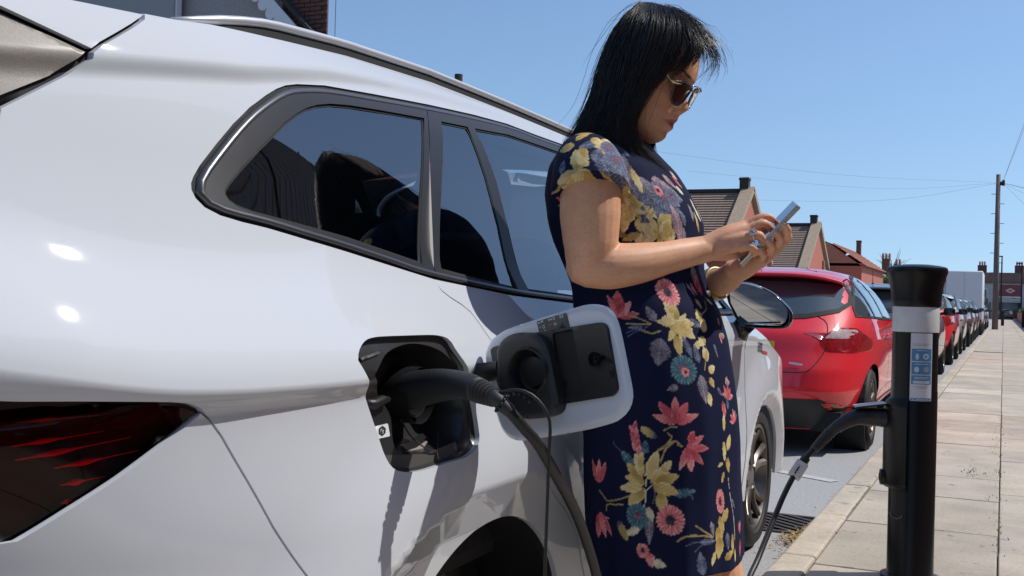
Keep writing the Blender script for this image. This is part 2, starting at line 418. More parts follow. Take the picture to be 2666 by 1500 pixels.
for r in range(3):
    y = 2.75+r*.27; x = -.311+r*.622
    while y < (27 if r < 2 else 27):
        l = rs.choice((.60, .75, .75, .90))
        piece('paving_slab', LS[l][0], (x+rs.uniform(-.0015, .0015), y+l/2, .070+rs.uniform(-.0015, .002)), pav, (rs.uniform(-.003, .003), rs.uniform(-.003, .003), rs.uniform(-.002, .002))); y += l
# the slabs beyond and behind the camera, joined
far_s = MB()
for r in range(3):
    x = -.311+r*.622
    y = 27.6
    while y < 140:
        l = rs.choice((.75, .9)); far_s.box((x, y+l/2, .0695+rs.uniform(-.001, .001)), (.612, l-.01, .06)); y += l
    y = -8
    while y < 2.7:
        l = rs.choice((.6, .75)); far_s.box((x, y+l/2-.02, .0695), (.612, l-.01, .06)); y += l
o = far_s.build('paving_slab', 'slab', pav); o['kind'] = 'stuff'
# kerb stones
km = MB(); km.bbox((0, 0, 0), (.128, .905, .22), .012); ko = km.build('kerb_stone', 'kerb'); kd = ko.data; bpy.data.objects.remove(ko)
kerb = MB(); kerb.box((-.695, 45, -.02), (.10, 211, .10)); kerb = kerb.build('kerb', 'joint'); kerb['kind'] = 'structure'
y = 2.4
while y < 60:
    piece('kerb_stone', kd, (-.695+rs.uniform(-.003, .003), y+.457, -.012+rs.uniform(-.003, .003)), kerb, (0, 0, rs.uniform(-.004, .004))); y += .915
kb = MB()
for k in range(90): kb.box((-.695, 60.6+k*.915, -.012), (.128, .905, .22))
for k in range(14): kb.box((-.695, 1.9-k*.915, -.012), (.128, .905, .22))
kb = kb.build('kerb_stone', 'kerb', kerb); kb['kind'] = 'stuff'
fk = MB(); fk.box((-8.66, 45, .0), (.14, 211, .20)); fk = fk.build('kerb', 'kerb'); fk['kind'] = 'structure'
# bay line
dx, dy = -1.0, .57; L = math.hypot(dx, dy); nx, ny = -dy/L*.045, dx/L*.045
lm = MB(); lm.quad((-.90-nx, 6.70-ny, .004), (-2.9-nx, 7.84-ny, .004), (-2.9+nx, 7.84+ny, .004), (-.90+nx, 6.70+ny, .004))
o = lm.build('road_marking', 'line_white'); o['kind'] = 'structure'
# gully grate
gt = thing('drain_grate', 'iron gully grate with slanting bars set in the road beside the kerb', 'drain', (-1.005, 5.27, 0))
fr = MB()
for s in (-1, 1):
    fr.box((s*.205, 0, .003), (.03, .44, .012)); fr.box((0, s*.205, .003), (.38, .03, .012))
fr.build('grate_frame', 'iron', gt)
wellm = MB(); wellm.quad((-.19, -.19, .0025), (.19, -.19, .0025), (.19, .19, .0025), (-.19, .19, .0025)); wellm.build('gully_pit', 'soft_black', gt)
for k in range(-3, 5):
    b = MB(); R_ = Matrix.Rotation(math.radians(-36), 3, 'Z'); c = (.052*(k-.5)*math.sin(math.radians(36)), .052*(k-.5)*math.cos(math.radians(36)), .007)
    h = .185; d = Vector((math.cos(math.radians(-36)), math.sin(math.radians(-36)), 0))
    ts = []
    for ax in (0, 1):
        for sg in (-1, 1): ts.append((sg*h-c[ax])/d[ax])
    lo = max(min(ts[0], ts[1]), min(ts[2], ts[3])); hi = min(max(ts[0], ts[1]), max(ts[2], ts[3]))
    if hi-lo < .05: continue
    cc = Vector(c)+d*(lo+hi)/2; b.box(cc, (hi-lo, .024, .010), M3=R_); b.build('grate_bar', 'iron', gt)
# dry leaves and grit in the gutter
lv = MB(); r2 = random.Random(5)
for k in range(900):
    if k < 620:
        y = r2.gauss(4.98, .14); x = -.775-abs(r2.gauss(0, .055))
        if y > 5.05: x = -.775-abs(r2.gauss(0, .03))
    else: y = r2.uniform(3, 12); x = -.77-abs(r2.gauss(0, .035))
    z = .004+r2.random()*.014*(1 if k < 620 else .4); a = r2.uniform(0, 6.28); l = r2.uniform(.006, .018); w = l*r2.uniform(.25, .5); t = r2.uniform(-.4, .4)
    e = Vector((math.cos(a), math.sin(a), t)).normalized()*l; n_ = Vector((-math.sin(a), math.cos(a), r2.uniform(-.6, .6))).normalized()*w; c = Vector((x, y, z+.006))
    lv.quad(c-e, c+n_, c+e, c-n_)
MT['dry_leaf'] = M('dry_leaf', (.50, .36, .15), .8, col2=(.24, .15, .06), nscale=40)
o = lv.build('dry_leaves', 'dry_leaf'); tag(o, 'dry tan leaf litter gathered along the kerb by the grate', kind='stuff')
# moss and weeds in the slab joints by the bollard
ms = MB()
for k in range(260):
    y = r2.choice((r2.gauss(6.9, .10), r2.uniform(4.6, 11), r2.uniform(4.6, 11))); x = r2.choice((r2.gauss(-.02, .03), .003+r2.gauss(0, .006), -.625+r2.gauss(0, .007)))
    if abs(y-6.9) < .3 and r2.random() < .5: x = r2.gauss(-.14, .03)
    h = r2.uniform(.004, .018); a = r2.uniform(0, 6.28); w = .003
    ms.add([(x-w*math.cos(a), y-w*math.sin(a), .1), (x+w*math.cos(a), y+w*math.sin(a), .1), (x+r2.gauss(0, .006), y+r2.gauss(0, .006), .1+h)], [(0, 1, 2)])
MT['moss'] = M('moss', (.11, .12, .04), .9)
o = ms.build('joint_weeds', 'moss'); tag(o, 'small weeds and moss in the joints between the paving slabs', kind='stuff')

# ================================================================== the white car
car = thing('parked_car', 'white estate car parked at the kerb with its charging flap open and cable plugged in', 'car', (XC, YR, 0))
def side_f(s):
    def fp(V, off):
        w = wcar(V[:, 0], V[:, 1])+off
        return np.stack([s*w, V[:, 0], V[:, 1]], 1)
    def fnn(V):
        n = nrm(V[:, 0], V[:, 1]); n = n.copy(); n[:, 0] *= s; return n
    return fp, fnn
DLO = [(0.6652, 1.0411), (0.2996, 1.0567), (-0.0319, 1.0839), (-0.1793, 1.1056), (-0.3029, 1.1237), (-0.4098, 1.1387), (-0.4992, 1.1529), (-0.5475, 1.1589), (-0.5859, 1.1660), (-0.6097, 1.1762), (-0.6209, 1.1886), (-0.6238, 1.2001), (-0.6215, 1.2096), (-0.6147, 1.2199), (-0.5973, 1.2397), (-0.5555, 1.2787), (-0.5108, 1.3172), (-0.4624, 1.3525), (-0.4112, 1.3827), (-0.3756, 1.4008), (-0.3447, 1.4129), (-0.3065, 1.4226), (-0.2071, 1.4398), (-0.0164, 1.4589), (0.2307, 1.4821), (0.4922, 1.5028), (0.7081, 1.5149), (.8944, 1.5136), (1.0866, 1.5153),
       (1.3, 1.510), (1.6, 1.478), (1.9, 1.39), (2.1, 1.26), (2.30, 1.09), (2.345, 1.03), (2.33, 1.008), (2.0, 1.006), (1.3, 1.020)]
TOP = [(-0.6219, 1.4789), (-0.5664, 1.4823), (-0.4925, 1.4921), (-0.3451, 1.5053), (-0.0517, 1.5368), (0.3486, 1.5611), (.8, 1.562), (1.3, 1.556), (1.7, 1.515), (2.0, 1.42), (2.3, 1.22), (2.56, 1.02)]
DOORGAP = [(-0.0374, 1.0783), (-0.0280, 1.0605), (-0.0057, 1.0467), (0.0217, 1.0344), (0.0429, 1.0197), (0.0524, 0.9999), (0.0607, 0.9739), (0.0852, 0.9300), (0.1581, 0.8442), (0.2246, 0.7490), (0.2355, 0.7278), (0.2788, 0.6675), (0.3413, 0.6195), (0.4289, 0.5626), (0.4744, 0.5234), (0.5127, 0.4814), (.5769, .3753), (.61, .29)]
LIGHT = [(-0.9991, 0.9051), (-0.9512, 0.9043), (-0.8855, 0.9017), (-0.8133, 0.8979), (-0.7728, 0.8954), (-0.7493, 0.8925), (-0.7340, 0.8885), (-0.7176, 0.8802), (-0.7210, 0.8740), (-0.7476, 0.8531), (-0.8204, 0.8011), (-0.8757, 0.7651), (-0.9259, 0.7295), (-0.9668, 0.7054)]
BUMPGAP = [(-0.7159, 0.8796), (-0.7012, 0.8682), (-0.6812, 0.8428), (-0.6390, 0.7735), (-0.5974, 0.7023), (-0.5387, 0.6195), (-0.4335, 0.4775), (-.36, .36), (-.33, .27)]
HOLE = [(-0.4271, 0.9426), (-0.4190, 0.9539), (-0.4067, 0.9631), (-0.3902, 0.9715), (-0.3708, 0.9764), (-0.3366, 0.9787), (-0.2531, 0.9788), (-0.1754, 0.9784), (-0.1405, 0.9768), (-0.1184, 0.9733), (-0.1037, 0.9670), (-0.0945, 0.9453), (-0.0500, 0.8945), (-0.0222, 0.8430), (-0.0216, 0.7842), (-0.0279, 0.7708), (-0.0404, 0.7607), (-0.0662, 0.7521), (-0.0969, 0.7479), (-0.1662, 0.7462), (-0.2306, 0.7439), (-0.2703, 0.7449), (-0.3005, 0.7479), (-0.3314, 0.7573), (-0.3491, 0.7786), (-0.3664, 0.8226), (-0.4007, 0.8896)]
HOLE = spline(HOLE+HOLE[:1], 90)[:-1]
def arc(yc, zc, R, a0, a1, n):
    return [(yc+R*math.cos(math.radians(a)), zc+R*math.sin(math.radians(a))) for a in np.linspace(a0, a1, n)]
yc, zc, R1, _, _ = ARCH[0]
iC = 2; iF = DLO.index((2.345, 1.03))
dlo_c = [p for p in DLO[iC:iF+1]]                      # from the door gap round the corner, over the top, to the A-pillar foot
QUARTER = (TOP+[(2.60, .98), (2.40, .99)]+dlo_c[::-1][0:]+DOORGAP[1:]+[(.61, .262), (.535, .262)]
           + arc(yc, zc, R1, 13, 167, 46)+[(-.27, .262), (-.33, .262)]+BUMPGAP[::-1][1:-1]+[(-.7186, .8824)]+LIGHT[1:7][::-1]+[(-1.0, .9085), (-.985, 1.0), (-.952, 1.12), (-.910, 1.20), (-.8760, 1.2871), (-.7746, 1.3521), (-.7404, 1.3817), (-.7387, 1.3911), (-.7203, 1.4061), (-.6825, 1.4309), (-.6525, 1.4506), (-.6287, 1.4671)])
q0 = []
for p in QUARTER:
    if not q0 or (abs(p[0]-q0[-1][0])+abs(p[1]-q0[-1][1])) > 1e-4: q0.append(p)
QUARTER = q0
BUMPER = BUMPGAP+[(-1.04, .27), (-1.035, .5), (-1.02, .722)]+LIGHT[8:13][::-1]
RDOOR = DOORGAP+[(1.27, .275), (1.28, 1.0215), DLO[0], DLO[1], DLO[2]]
FDOOR = [(1.285, .275), (2.28, .275), (2.36, .55), (2.38, .985), (2.33, 1.006), (2.0, 1.005), (1.285, 1.0205)]
yf, zf, R1f, _, _ = ARCH[1]
FENDER = [(2.285, .275), (2.435, .275)]+arc(yf, zf, R1f, 178, 2, 40)+[(3.14, .275), (3.42, .30), (3.47, .5), (3.46, .70), (3.3, .775), (3.1, .825), (2.9, .875), (2.75, .915), (2.6, .955), (2.42, .98), (2.385, .975), (2.365, .55)]
SILL = [(.60, .262), (.60, .18), (2.43, .18), (2.43, .262)]
GLASSQ = [(-0.0591, 1.1104), (-0.1638, 1.1261), (-0.2903, 1.1446), (-0.3809, 1.1544), (-0.4581, 1.1639), (-0.5162, 1.1714), (-0.5484, 1.1789), (-0.5642, 1.1886), (-0.5683, 1.1989), (-0.5653, 1.2069), (-0.5535, 1.2188), (-0.5204, 1.2462), (-0.4691, 1.2851), (-0.3889, 1.3390), (-0.3409, 1.3649), (-0.3039, 1.3813), (-0.2675, 1.3931), (-0.2200, 1.4038), (-0.1493, 1.4134), (-0.0220, 1.4251), (0.1644, 1.4404)]
GLASSR = [(0.2495, 1.4469), (0.3183, 1.4520), (0.3916, 1.4572), (0.3937, 1.3377), (0.3834, 1.2165), (0.3390, 1.0697), (0.1710, 1.0849), (0.0101, 1.1015)]
GLASSM = [(0.4328, 1.4599), (0.6484, 1.4771), (.9, 1.479), (1.235, 1.4785), (1.22, 1.036), (0.6845, 1.0561), (0.3964, 1.0674), (0.4322, 1.2165), (0.4434, 1.3377)]
GLASSF = [(1.325, 1.475), (1.6, 1.447), (1.88, 1.36), (2.07, 1.24), (2.25, 1.075), (2.27, 1.03), (2.0, 1.024), (1.31, 1.034)]
fpR, fnR = side_f(1)
SL = {}
for s in (1, -1):
    fp, fn_ = side_f(s); st = .016 if s == 1 else .035
    G = dict(parent=car, fn=fn_)
    hl = [HOLE] if s == 1 else []
    ex = None
    if s == 1:
        yy = np.arange(-1.02, .30, .011); ex = [np.stack([yy, zcrease_s(yy)+o], 1) for o in np.arange(-.090, .031, .0055)]
        yy = np.arange(-.80, .60, .012); ex += [np.stack([yy, np.interp(yy, [-1.2, -.85, -.45, -.2, 0, .3, .8, 1.5, 2.2], [1.33, 1.355, 1.412, 1.462, 1.489, 1.515, 1.545, 1.545, 1.46])+o], 1) for o in np.arange(-.026, .029, .0054)]
        ex = np.vstack(ex)
    chart_panel('quarter_panel', fp, inset(QUARTER, .0018), hl, st, 'white_paint', thick=.012, estep=.006 if s == 1 else .03, extra=ex, **G)
    chart_panel('rear_door', fp, inset(RDOOR, .0018), [], st*1.4, 'white_paint', thick=.012, **G)
    chart_panel('front_door', fp, inset(FDOOR, .0018), [], st*1.6, 'white_paint', thick=.012, **G)
    chart_panel('fender', fp, inset(FENDER, .0018), [], st*1.3, 'white_paint', thick=.012, estep=.015, **G)
    chart_panel('rear_bumper', fp, inset(BUMPER, .0018), [], st*1.3, 'white_paint', thick=.012, **G)
    chart_panel('sill', lambda V, o, fp=fp: fp(V, o-.006), SILL, [], .05, 'black_plastic', thick=.02, parent=car)
    # dark sheet in the shut lines
    chart_panel('door_seal', lambda V, o, fp=fp: fp(V, o-.016), [(-.60, .70), (-.68, .80), (-.78, .90), (-.99, .92), (-.93, 1.18), (-.80, 1.29), (-.66, 1.29), (-.655, 1.16), (-.45, 1.125), (-.1, 1.075), (.65, 1.03), (2.36, .99), (2.40, .5), (2.36, .28), (.62, .28), (.50, .47), (.30, .60), (.1, .66), (-.2, .62), (-.42, .50)], [inset(HOLE, -.004)] if s == 1 else [], .025 if s == 1 else .06, 'soft_black', parent=car)
    # window surround: black outer seal, satin trim with three openings, glass set back
    def ftrim(V, off, fp=fp):
        d = distpoly(V, DLO); h = .0042-.10*np.clip(d-.020, 0, .05)
        return fp(V, off+h)
    # rounded outer bead of the surround, swept round the whole outline
    Dd = spline(DLO+DLO[:1], 220 if s == 1 else 80)[:-1]; rg_ = []
    for d_, h_ in ((.0050, -.004), (.0055, .0010), (.0070, .0040), (.0095, .0055), (.0125, .0055), (.0150, .0045), (.0158, .002)): rg_.append(fp(inset(Dd, d_), h_))
    rg_ = np.array(rg_); a1, b1 = rg_.shape[:2]
    mesh('trim_bead', rg_.reshape(-1, 3), [(i*b1+j, i*b1+(j+1) % b1, (i+1)*b1+(j+1) % b1, (i+1)*b1+j) for i in range(a1-1) for j in range(b1)], 'satin_bright', car)
    seal_o = inset(DLO, .0004); seal_i = inset(Dd, .0075); seal_o = inset(Dd, -.002)
    chart_panel('window_seal', lambda V, o, fp=fp: fp(V, o-.004), seal_o, [seal_i], .012 if s == 1 else .04, 'soft_black', parent=car, thick=.01)
    trim_o = inset(Dd, .0135)
    n1 = [tuple(p) for p in trim_o]
    ga, gb = (.2045, 1.4760), (-.0265, 1.0893)              # the joint on the C-pillar bar
    def cutside(p): return (gb[0]-ga[0])*(p[1]-ga[1])-(gb[1]-ga[1])*(p[0]-ga[0])
    for half in (1, -1):
        rear = [p for p in n1 if (cutside(p) < 0) == (half == 1)]
        # order: rotate so that the run is contiguous
        idx = [i for i, p in enumerate(n1) if (cutside(p) < 0) == (half == 1)]
        br = [k for k in range(len(idx)) if (idx[k]-idx[k-1]) % len(n1) != 1]
        k0 = br[0] if br else 0
        run = [n1[i] for i in idx[k0:]+idx[:k0]]
        e = .0016*half
        A = (ga[0]-e, ga[1]); B = (gb[0]-e, gb[1])
        run = run+([A, B] if (abs(run[-1][1]-A[1]) < abs(run[-1][1]-B[1])) else [B, A])
        holes = [GLASSQ] if half == 1 else [GLASSR, GLASSM, GLASSF]
        chart_panel('window_trim', ftrim, run, holes, .009 if s == 1 else .03, 'satin_trim', parent=car, thick=.014, estep=.010 if s == 1 else .03, fn=fn_)
    chart_panel('joint_strip', lambda V, o, fp=fp: fp(V, o-.002), [(ga[0]-.012, ga[1]-.02), (ga[0]+.012, ga[1]-.02), (gb[0]+.012, gb[1]+.02), (gb[0]-.012, gb[1]+.02)], [], .02, 'soft_black', parent=car)
    for g, mt in ((GLASSQ, 'privacy_glass'), (GLASSR, 'privacy_glass'), (GLASSM, 'privacy_glass'), (GLASSF, 'glass')):
        chart_panel('side_window', lambda V, o, fp=fp: fp(V, o-.0032), inset(g, -.006), [], .03, mt, parent=car, fn=fn_, estep=.006 if s == 1 else .03)
        ig = inset(g, .0055)
        chart_panel('window_gasket', lambda V, o, fp=fp: fp(V, o-.0018), inset(g, -.004), [ig], .012, 'soft_black', parent=car, thick=.004, estep=.006 if s == 1 else .02)
    # rear of the side: tail light, black blade, spoiler cheek
    SPOIL = [(-0.7387, 1.3911), (-0.7203, 1.4061), (-0.6825, 1.4309), (-0.6525, 1.4506), (-0.6287, 1.4671), (-0.6211, 1.4746), (-0.6219, 1.4789), (-0.6819, 1.4764), (-0.7202, 1.4752), (-0.7818, 1.4729), (-0.8822, 1.4622), (-0.8827, 1.4427), (-0.8502, 1.4309), (-0.8036, 1.4141)]
    BLADE = [(-0.8827, 1.4406), (-0.8502, 1.4309), (-0.8036, 1.4141), (-0.7407, 1.3906), (-0.7558, 1.3748), (-0.7945, 1.3426), (-0.8735, 1.2986), (-0.8988, 1.2848)]
    chart_panel('spoiler_cheek', lambda V, o, fp=fp: fp(V, o+.001), inset(SPOIL, .0042), [], .02, 'white_paint', thick=.012, **G)
    chart_panel('pillar_blade', lambda V, o, fp=fp: fp(V, o-.001-.02*np.clip((1.385+(V[:, 0]+.7573)*.05-V[:, 1])/.1, 0, 1)**2), inset(BLADE, .004), [], .01, 'blade', parent=car, thick=.012) if False else None
    mb = inset(BLADE, .0035)
    if 'blade' not in MT: MT['blade'] = M('blade', (.27, .25, .225), .62, noise=.35, nscale=700, coat=.25, coat_rough=.3, detail=2)
    def fbl(V, off, fp=fp):
        zr = 1.3835+.10*(V[:, 0]+.7573)      # a ridge across the blade
        t = V[:, 1]-zr
        return fp(V, off-.004+np.where(t > 0, -.12*t, -.10*np.clip(-t, 0, .016)-.0*t))
    chart_panel('pillar_blade', fbl, mb, [], .007, 'blade', parent=car, thick=.012)
    chart_panel('blade_gap', lambda V, o, fp=fp: fp(V, o-.014), [(-.95, 1.47), (-.95, 1.25), (-.80, 1.32), (-.735, 1.385), (-.64, 1.455), (-.64, 1.47)], [], .04, 'soft_black', parent=car)
    if 'lamp_red' not in MT:
        MT['lamp_lens'] = glass_mat('lamp_lens', (.90, .05, .06), 1.3)
        MT['lamp_red'] = M('lamp_red', (.95, .10, .05), .35)
        MT['lamp_dark'] = M('lamp_dark', (.018, .004, .005), .5, spec=.2)
    def flamp(V, off, fp=fp):
        zr = .8815+.085*(V[:, 0]+.744)      # lens crease: the upper facet turns up to the sky
        t = V[:, 1]-zr
        return fp(V, off-.004+np.where(t > 0, -1.1*t, -.04*np.clip(-t, 0, .2)))
    lamp = chart_panel('tail_light', flamp, inset(LIGHT, .004), [], .012, 'lamp_lens', parent=car, thick=.0)
    chart_panel('lamp_housing', lambda V, o, fp=fp: fp(V, o-.034), inset(LIGHT, -.004), [], .03, 'lamp_dark', parent=lamp)
    if s == 1:
        for (ya, za, yb, zb_, r) in ((-0.9339, 0.8473, -0.8299, 0.8593, .0022), (-0.9291, 0.8293, -0.7941, 0.8486, .0028), (-0.8853, 0.8153, -0.7811, 0.8299, .0030), (-0.8759, 0.7924, -0.8223, 0.7989, .003), (-0.8724, 0.7686, -0.8538, 0.7714, .0028), (-0.9311, 0.8771, -0.8376, 0.8808, .002)):
            L = np.stack([np.linspace(ya, yb, 17), np.linspace(za, zb_, 17)], 1); P = fp(L, -.022); u_ = np.linspace(0, 1, 17)
            mesh('lamp_bar', *tube_vf(P, (.35+1.25*np.exp(-((u_-.33)/.14)**2)-.2*u_)*r, 8), 'lamp_red', lamp)
# ---- charging pocket
pk = MB()
hp = fpR(np.array(HOLE), 0); n = len(HOLE)
lip_i = inset(HOLE, .003); flo = inset(HOLE, .006)
ring0 = hp.copy(); ring0[:, 0] -= .010
ring1 = fpR(lip_i, -.0125); ring2 = fpR(flo, -.0165)
V3 = np.vstack([ring0, ring1, ring2]); Fq = []
for r in range(2):
    for i in range(n):
        j = (i+1) % n; Fq.append((r*n+i, r*n+j, (r+1)*n+j, (r+1)*n+i))
MT['pocket'] = M('pocket', (.020, .020, .021), .36, coat=.35, coat_rough=.15)
MT['pocket_grey'] = M('pocket_grey', (.075, .072, .068), .42, coat=.2, coat_rough=.2)
pocket = mesh('charge_pocket', V3, Fq, 'pocket', car)
WELL = [(-0.3713, 0.9159), (-0.3222, 0.948), (-0.2588, 0.9615), (-0.2023, 0.9627), (-0.1438, 0.9528), (-0.1089, 0.936), (-0.0579, 0.8917), (-0.0443, 0.8323), (-0.0663, 0.7881), (-0.0945, 0.7706), (-0.2094, 0.769), (-0.2754, 0.7729), (-0.2974, 0.7943), (-0.2986, 0.84), (-0.3341, 0.876)]
WELL = spline(WELL+WELL[:1], 64)[:-1]
chart_panel('pocket_flange', lambda V, o: fpR(V, o-.0165), flo, [[tuple(q) for q in WELL]], .014, 'pocket', pocket)
wi = inset(WELL, .010); nw = len(WELL)
Vw = np.vstack([fpR(WELL, -.0165), fpR(wi, -.050), fpR(inset(WELL, .016), -.085)])
mesh('pocket_well', Vw, [(r*nw+i, r*nw+(i+1) % nw, (r+1)*nw+(i+1) % nw, (r+1)*nw+i) for r in range(2) for i in range(nw)], 'pocket', pocket)
chart_panel('pocket_floor', lambda V, o: fpR(V, o-.085), inset(WELL, .016), [], .025, 'soft_black', pocket)
wx = float(wcar(-.225, .868))
sk = MB(); sk.lathe([(.052, -.020), (.052, -.082), (.043, -.084), (.041, -.030), (.036, -.030), (.034, -.080), (.0, -.080)], 28, (wx, -.185, .868), 'x')
sk.build('charge_socket', 'black_plastic', pocket, ang=40)
lk = MB(); lk.tube(fpR(np.array([(-0.3843, 0.8699), (-0.3624, 0.8663), (-0.3378, 0.8717), (-0.3174, 0.8712)]), -.008), [.007, .0095, .009, .005], 10); lk.build('lock_pin', 'black_plastic', pocket, True)
chart_panel('pocket_rib', lambda V, o: fpR(V, o-.012), [(-0.403, 0.945), (-0.3435, 0.9539), (-0.3439, 0.9509), (-0.4004, 0.941)], [], .01, 'pocket_grey', pocket, thick=.004)
chart_panel('pocket_sill', lambda V, o: fpR(V, o-.0150), [(-0.3411, 0.7798), (-0.2797, 0.7729), (-0.2045, 0.7664), (-0.0928, 0.7762), (-0.0921, 0.7513), (-0.1554, 0.7477), (-0.2201, 0.7455), (-0.2598, 0.7463), (-0.2894, 0.7492), (-0.3162, 0.7574), (-0.3307, 0.7736)], [], .01, 'pocket_grey', pocket)
chart_panel('pocket_tape', lambda V, o: fpR(V, o-.030), [(-0.2461, 0.7741), (-0.2093, 0.7764), (-0.1733, 0.7845), (-0.1675, 0.7828), (-0.1858, 0.7728), (-0.2282, 0.7685)], [], .01, M('grey_tape', (.34, .31, .28), .5), pocket)
sct = chart_panel('pocket_sticker', lambda V, o: fpR(V, o-.0150), rpoly([(-0.3535, 0.8276), (-0.3096, 0.8297), (-0.3065, 0.8077), (-0.3473, 0.8065)], .003, 3), [], .01, 'white_plastic', pocket, thick=.001)
chart_panel('sticker_emblem', lambda V, o: fpR(V, o-.0140), [(-0.3282, 0.8273), (-0.3188, 0.8224), (-0.3208, 0.8143), (-0.3305, 0.8106), (-0.3397, 0.8156), (-0.3383, 0.8242)], [[(-0.3289, 0.8239), (-0.3234, 0.821), (-0.3245, 0.8161), (-0.3303, 0.814), (-0.3352, 0.8168), (-0.3346, 0.8216)]], .006, 'soft_black', sct)
chart_panel('sticker_letter', lambda V, o: fpR(V, o-.0140), [(-0.3257, 0.8204), (-0.3291, 0.8223), (-0.3326, 0.8202), (-0.3324, 0.8169), (-0.3294, 0.8154), (-0.3255, 0.8171), (-0.3271, 0.818), (-0.3291, 0.8172), (-0.3304, 0.8179), (-0.3305, 0.8196), (-0.3286, 0.8204), (-0.3269, 0.8194)], [], .006, 'soft_black', sct)
wl = MB()
wl.tube(spline(fpR(np.array([(-.245, .83), (-.235, .80), (-.205, .775), (-.165, .766)]), -.02)+np.array([[-.01, 0, 0], [0, 0, 0], [.01, 0, 0], [.008, 0, 0]]), 14), .0014, 6)
wl.tube(spline(fpR(np.array([(-.125, .80), (-.150, .778), (-.175, .764), (-.185, .748)]), -.02)+np.array([[-.01, 0, 0], [0, 0, 0], [.01, 0, 0], [.018, 0, 0]]), 14), .0014, 6)
wl.build('tether_wire', 'rubber', pocket, True)
# ---- charging flap, standing open across the street side
fa = math.radians(-25); fdir = np.array([math.cos(fa), math.sin(fa), 0]); fnrm = np.array([math.sin(fa), -math.cos(fa), 0])   # normal towards the rear
fo = np.array([-.93-XC, 1.90-YR, 0])
def flapf(dp):
    def f(V, off): return fo+V[:, :1]*fdir+np.array([0, 0, 1.0])*V[:, 1:]+fnrm*(dp+off)
    return f
FLAP = [(0.0037, 0.9306), (0.0051, 0.9426), (0.0121, 0.955), (0.0211, 0.9661), (0.0356, 0.9751), (0.0716, 0.9907), (0.1651, 1.0148), (0.2617, 1.0374), (0.2834, 1.0416), (0.3017, 1.0431), (0.3197, 1.0423), (0.3347, 1.0388), (0.3467, 1.0321), (0.3557, 1.024), (0.3682, 1.0005), (0.3875, 0.9415), (0.4002, 0.8993), (0.4007, 0.887), (0.3983, 0.8766), (0.393, 0.8668), (0.3848, 0.8578), (0.371, 0.8481), (0.3539, 0.8401), (0.2858, 0.8199), (0.1576, 0.7898), (0.1303, 0.7838), (0.1059, 0.7809), (0.0879, 0.7827), (0.0733, 0.7879), (0.06, 0.7982), (0.0503, 0.8112), (0.0361, 0.838), (0.0213, 0.8746)]
FLAP = spline(FLAP+FLAP[:1], 90)[:-1]
def flap_in(V, off):
    d = distpoly(V, FLAP); return flapf(.0)(V, off)-fnrm*(.006*np.clip(1-d/.012, 0, 1)**2)[:, None]
flap = chart_panel('charge_flap', flap_in, FLAP, [], .006, 'white_paint', car, thick=.0)
def flap_out(V, off):
    d = distpoly(V, FLAP); return flapf(-.012)(V, -off)+fnrm*(.006*np.clip(1-d/.012, 0, 1)**2)[:, None]
chart_panel('flap_skin', flap_out, FLAP, [], .012, 'white_paint', flap)
INS = rpoly([(0.0321, 0.9478), (0.0403, 0.9543), (0.1631, 0.9831), (0.1631, 0.9876), (0.3298, 1.0126), (0.3448, 1.0064), (0.3748, 0.8992), (0.3638, 0.8879), (0.2434, 0.8632), (0.2373, 0.8572), (0.1145, 0.8271), (0.0862, 0.8242), (0.0747, 0.837)], .007, 3)
ins = chart_panel('flap_insert', flapf(.006), INS, [[tuple(p) for p in rpoly([(0.2077, 0.9883), (0.2615, 0.9983), (0.2933, 0.8873), (0.2413, 0.8745)], .005, 3)]], .012, 'black_plastic', flap, thick=.006)
chart_panel('flap_recess', flapf(.0015), rpoly([(0.2052, 0.9902), (0.2639, 1.0002), (0.2957, 0.8855), (0.2389, 0.8725)], .005, 3), [], .02, 'soft_black', flap)
COVER = spline([(0.0699, 0.9486), (0.08, 0.9655), (0.1044, 0.9794), (0.1389, 0.9866), (0.1764, 0.9848), (0.2002, 0.9737), (0.2174, 0.9502), (0.232, 0.9093), (0.243, 0.8752), (0.2422, 0.8533), (0.2219, 0.8403), (0.1695, 0.8294), (0.1144, 0.8294), (0.0922, 0.8503), (0.0763, 0.8837), (0.0699, 0.9486)], 70)[:-1]
cc0 = (0.1669, 0.9157); CH = [(cc0[0]+.056*math.cos(a), cc0[1]+.044*math.sin(a)) for a in np.linspace(0, 2*PI, 40, endpoint=False)]
cov = chart_panel('socket_cover', lambda V, o: flapf(.026)(V, o)-fnrm*(.006*np.clip(1-distpoly(V, COVER)/.010, 0, 1)**2)[:, None], COVER, [CH], .007, 'charger_grip', flap, thick=.022)
Mf = Matrix((Vector(fdir), Vector((0, 0, 1)), Vector(fnrm))).transposed()
cw = MB(); cpos = fo+cc0[0]*fdir+np.array([0, 0, cc0[1]])
cw.lathe([(.047, .024), (.0445, .031), (.041, .031), (.039, .026), (.037, .008), (.030, .006), (.028, .014), (.012, .016), (0, .016)], 40, cpos, 'z', Mf)
cw.v = [tuple(np.array(p)+fdir*(((np.array(p)-cpos)@fdir)*.19)) for p in cw.v]
cw.build('cover_well', 'black_plastic', cov, ang=35)
lab = chart_panel('flap_label', flapf(.0012), rpoly([(0.1593, 1.0078), (0.2385, 1.0266), (0.2492, 0.9978), (0.1696, 0.9812)], .002, 2), [], .02, M('label_dark', (.035, .045, .045), .4), flap, thick=.001)
MT['label_print'] = M('label_print', (.55, .58, .58), .5); MT['label_red'] = M('label_red', (.55, .05, .04), .5); MT['label_green'] = M('label_green', (.06, .30, .16), .5)
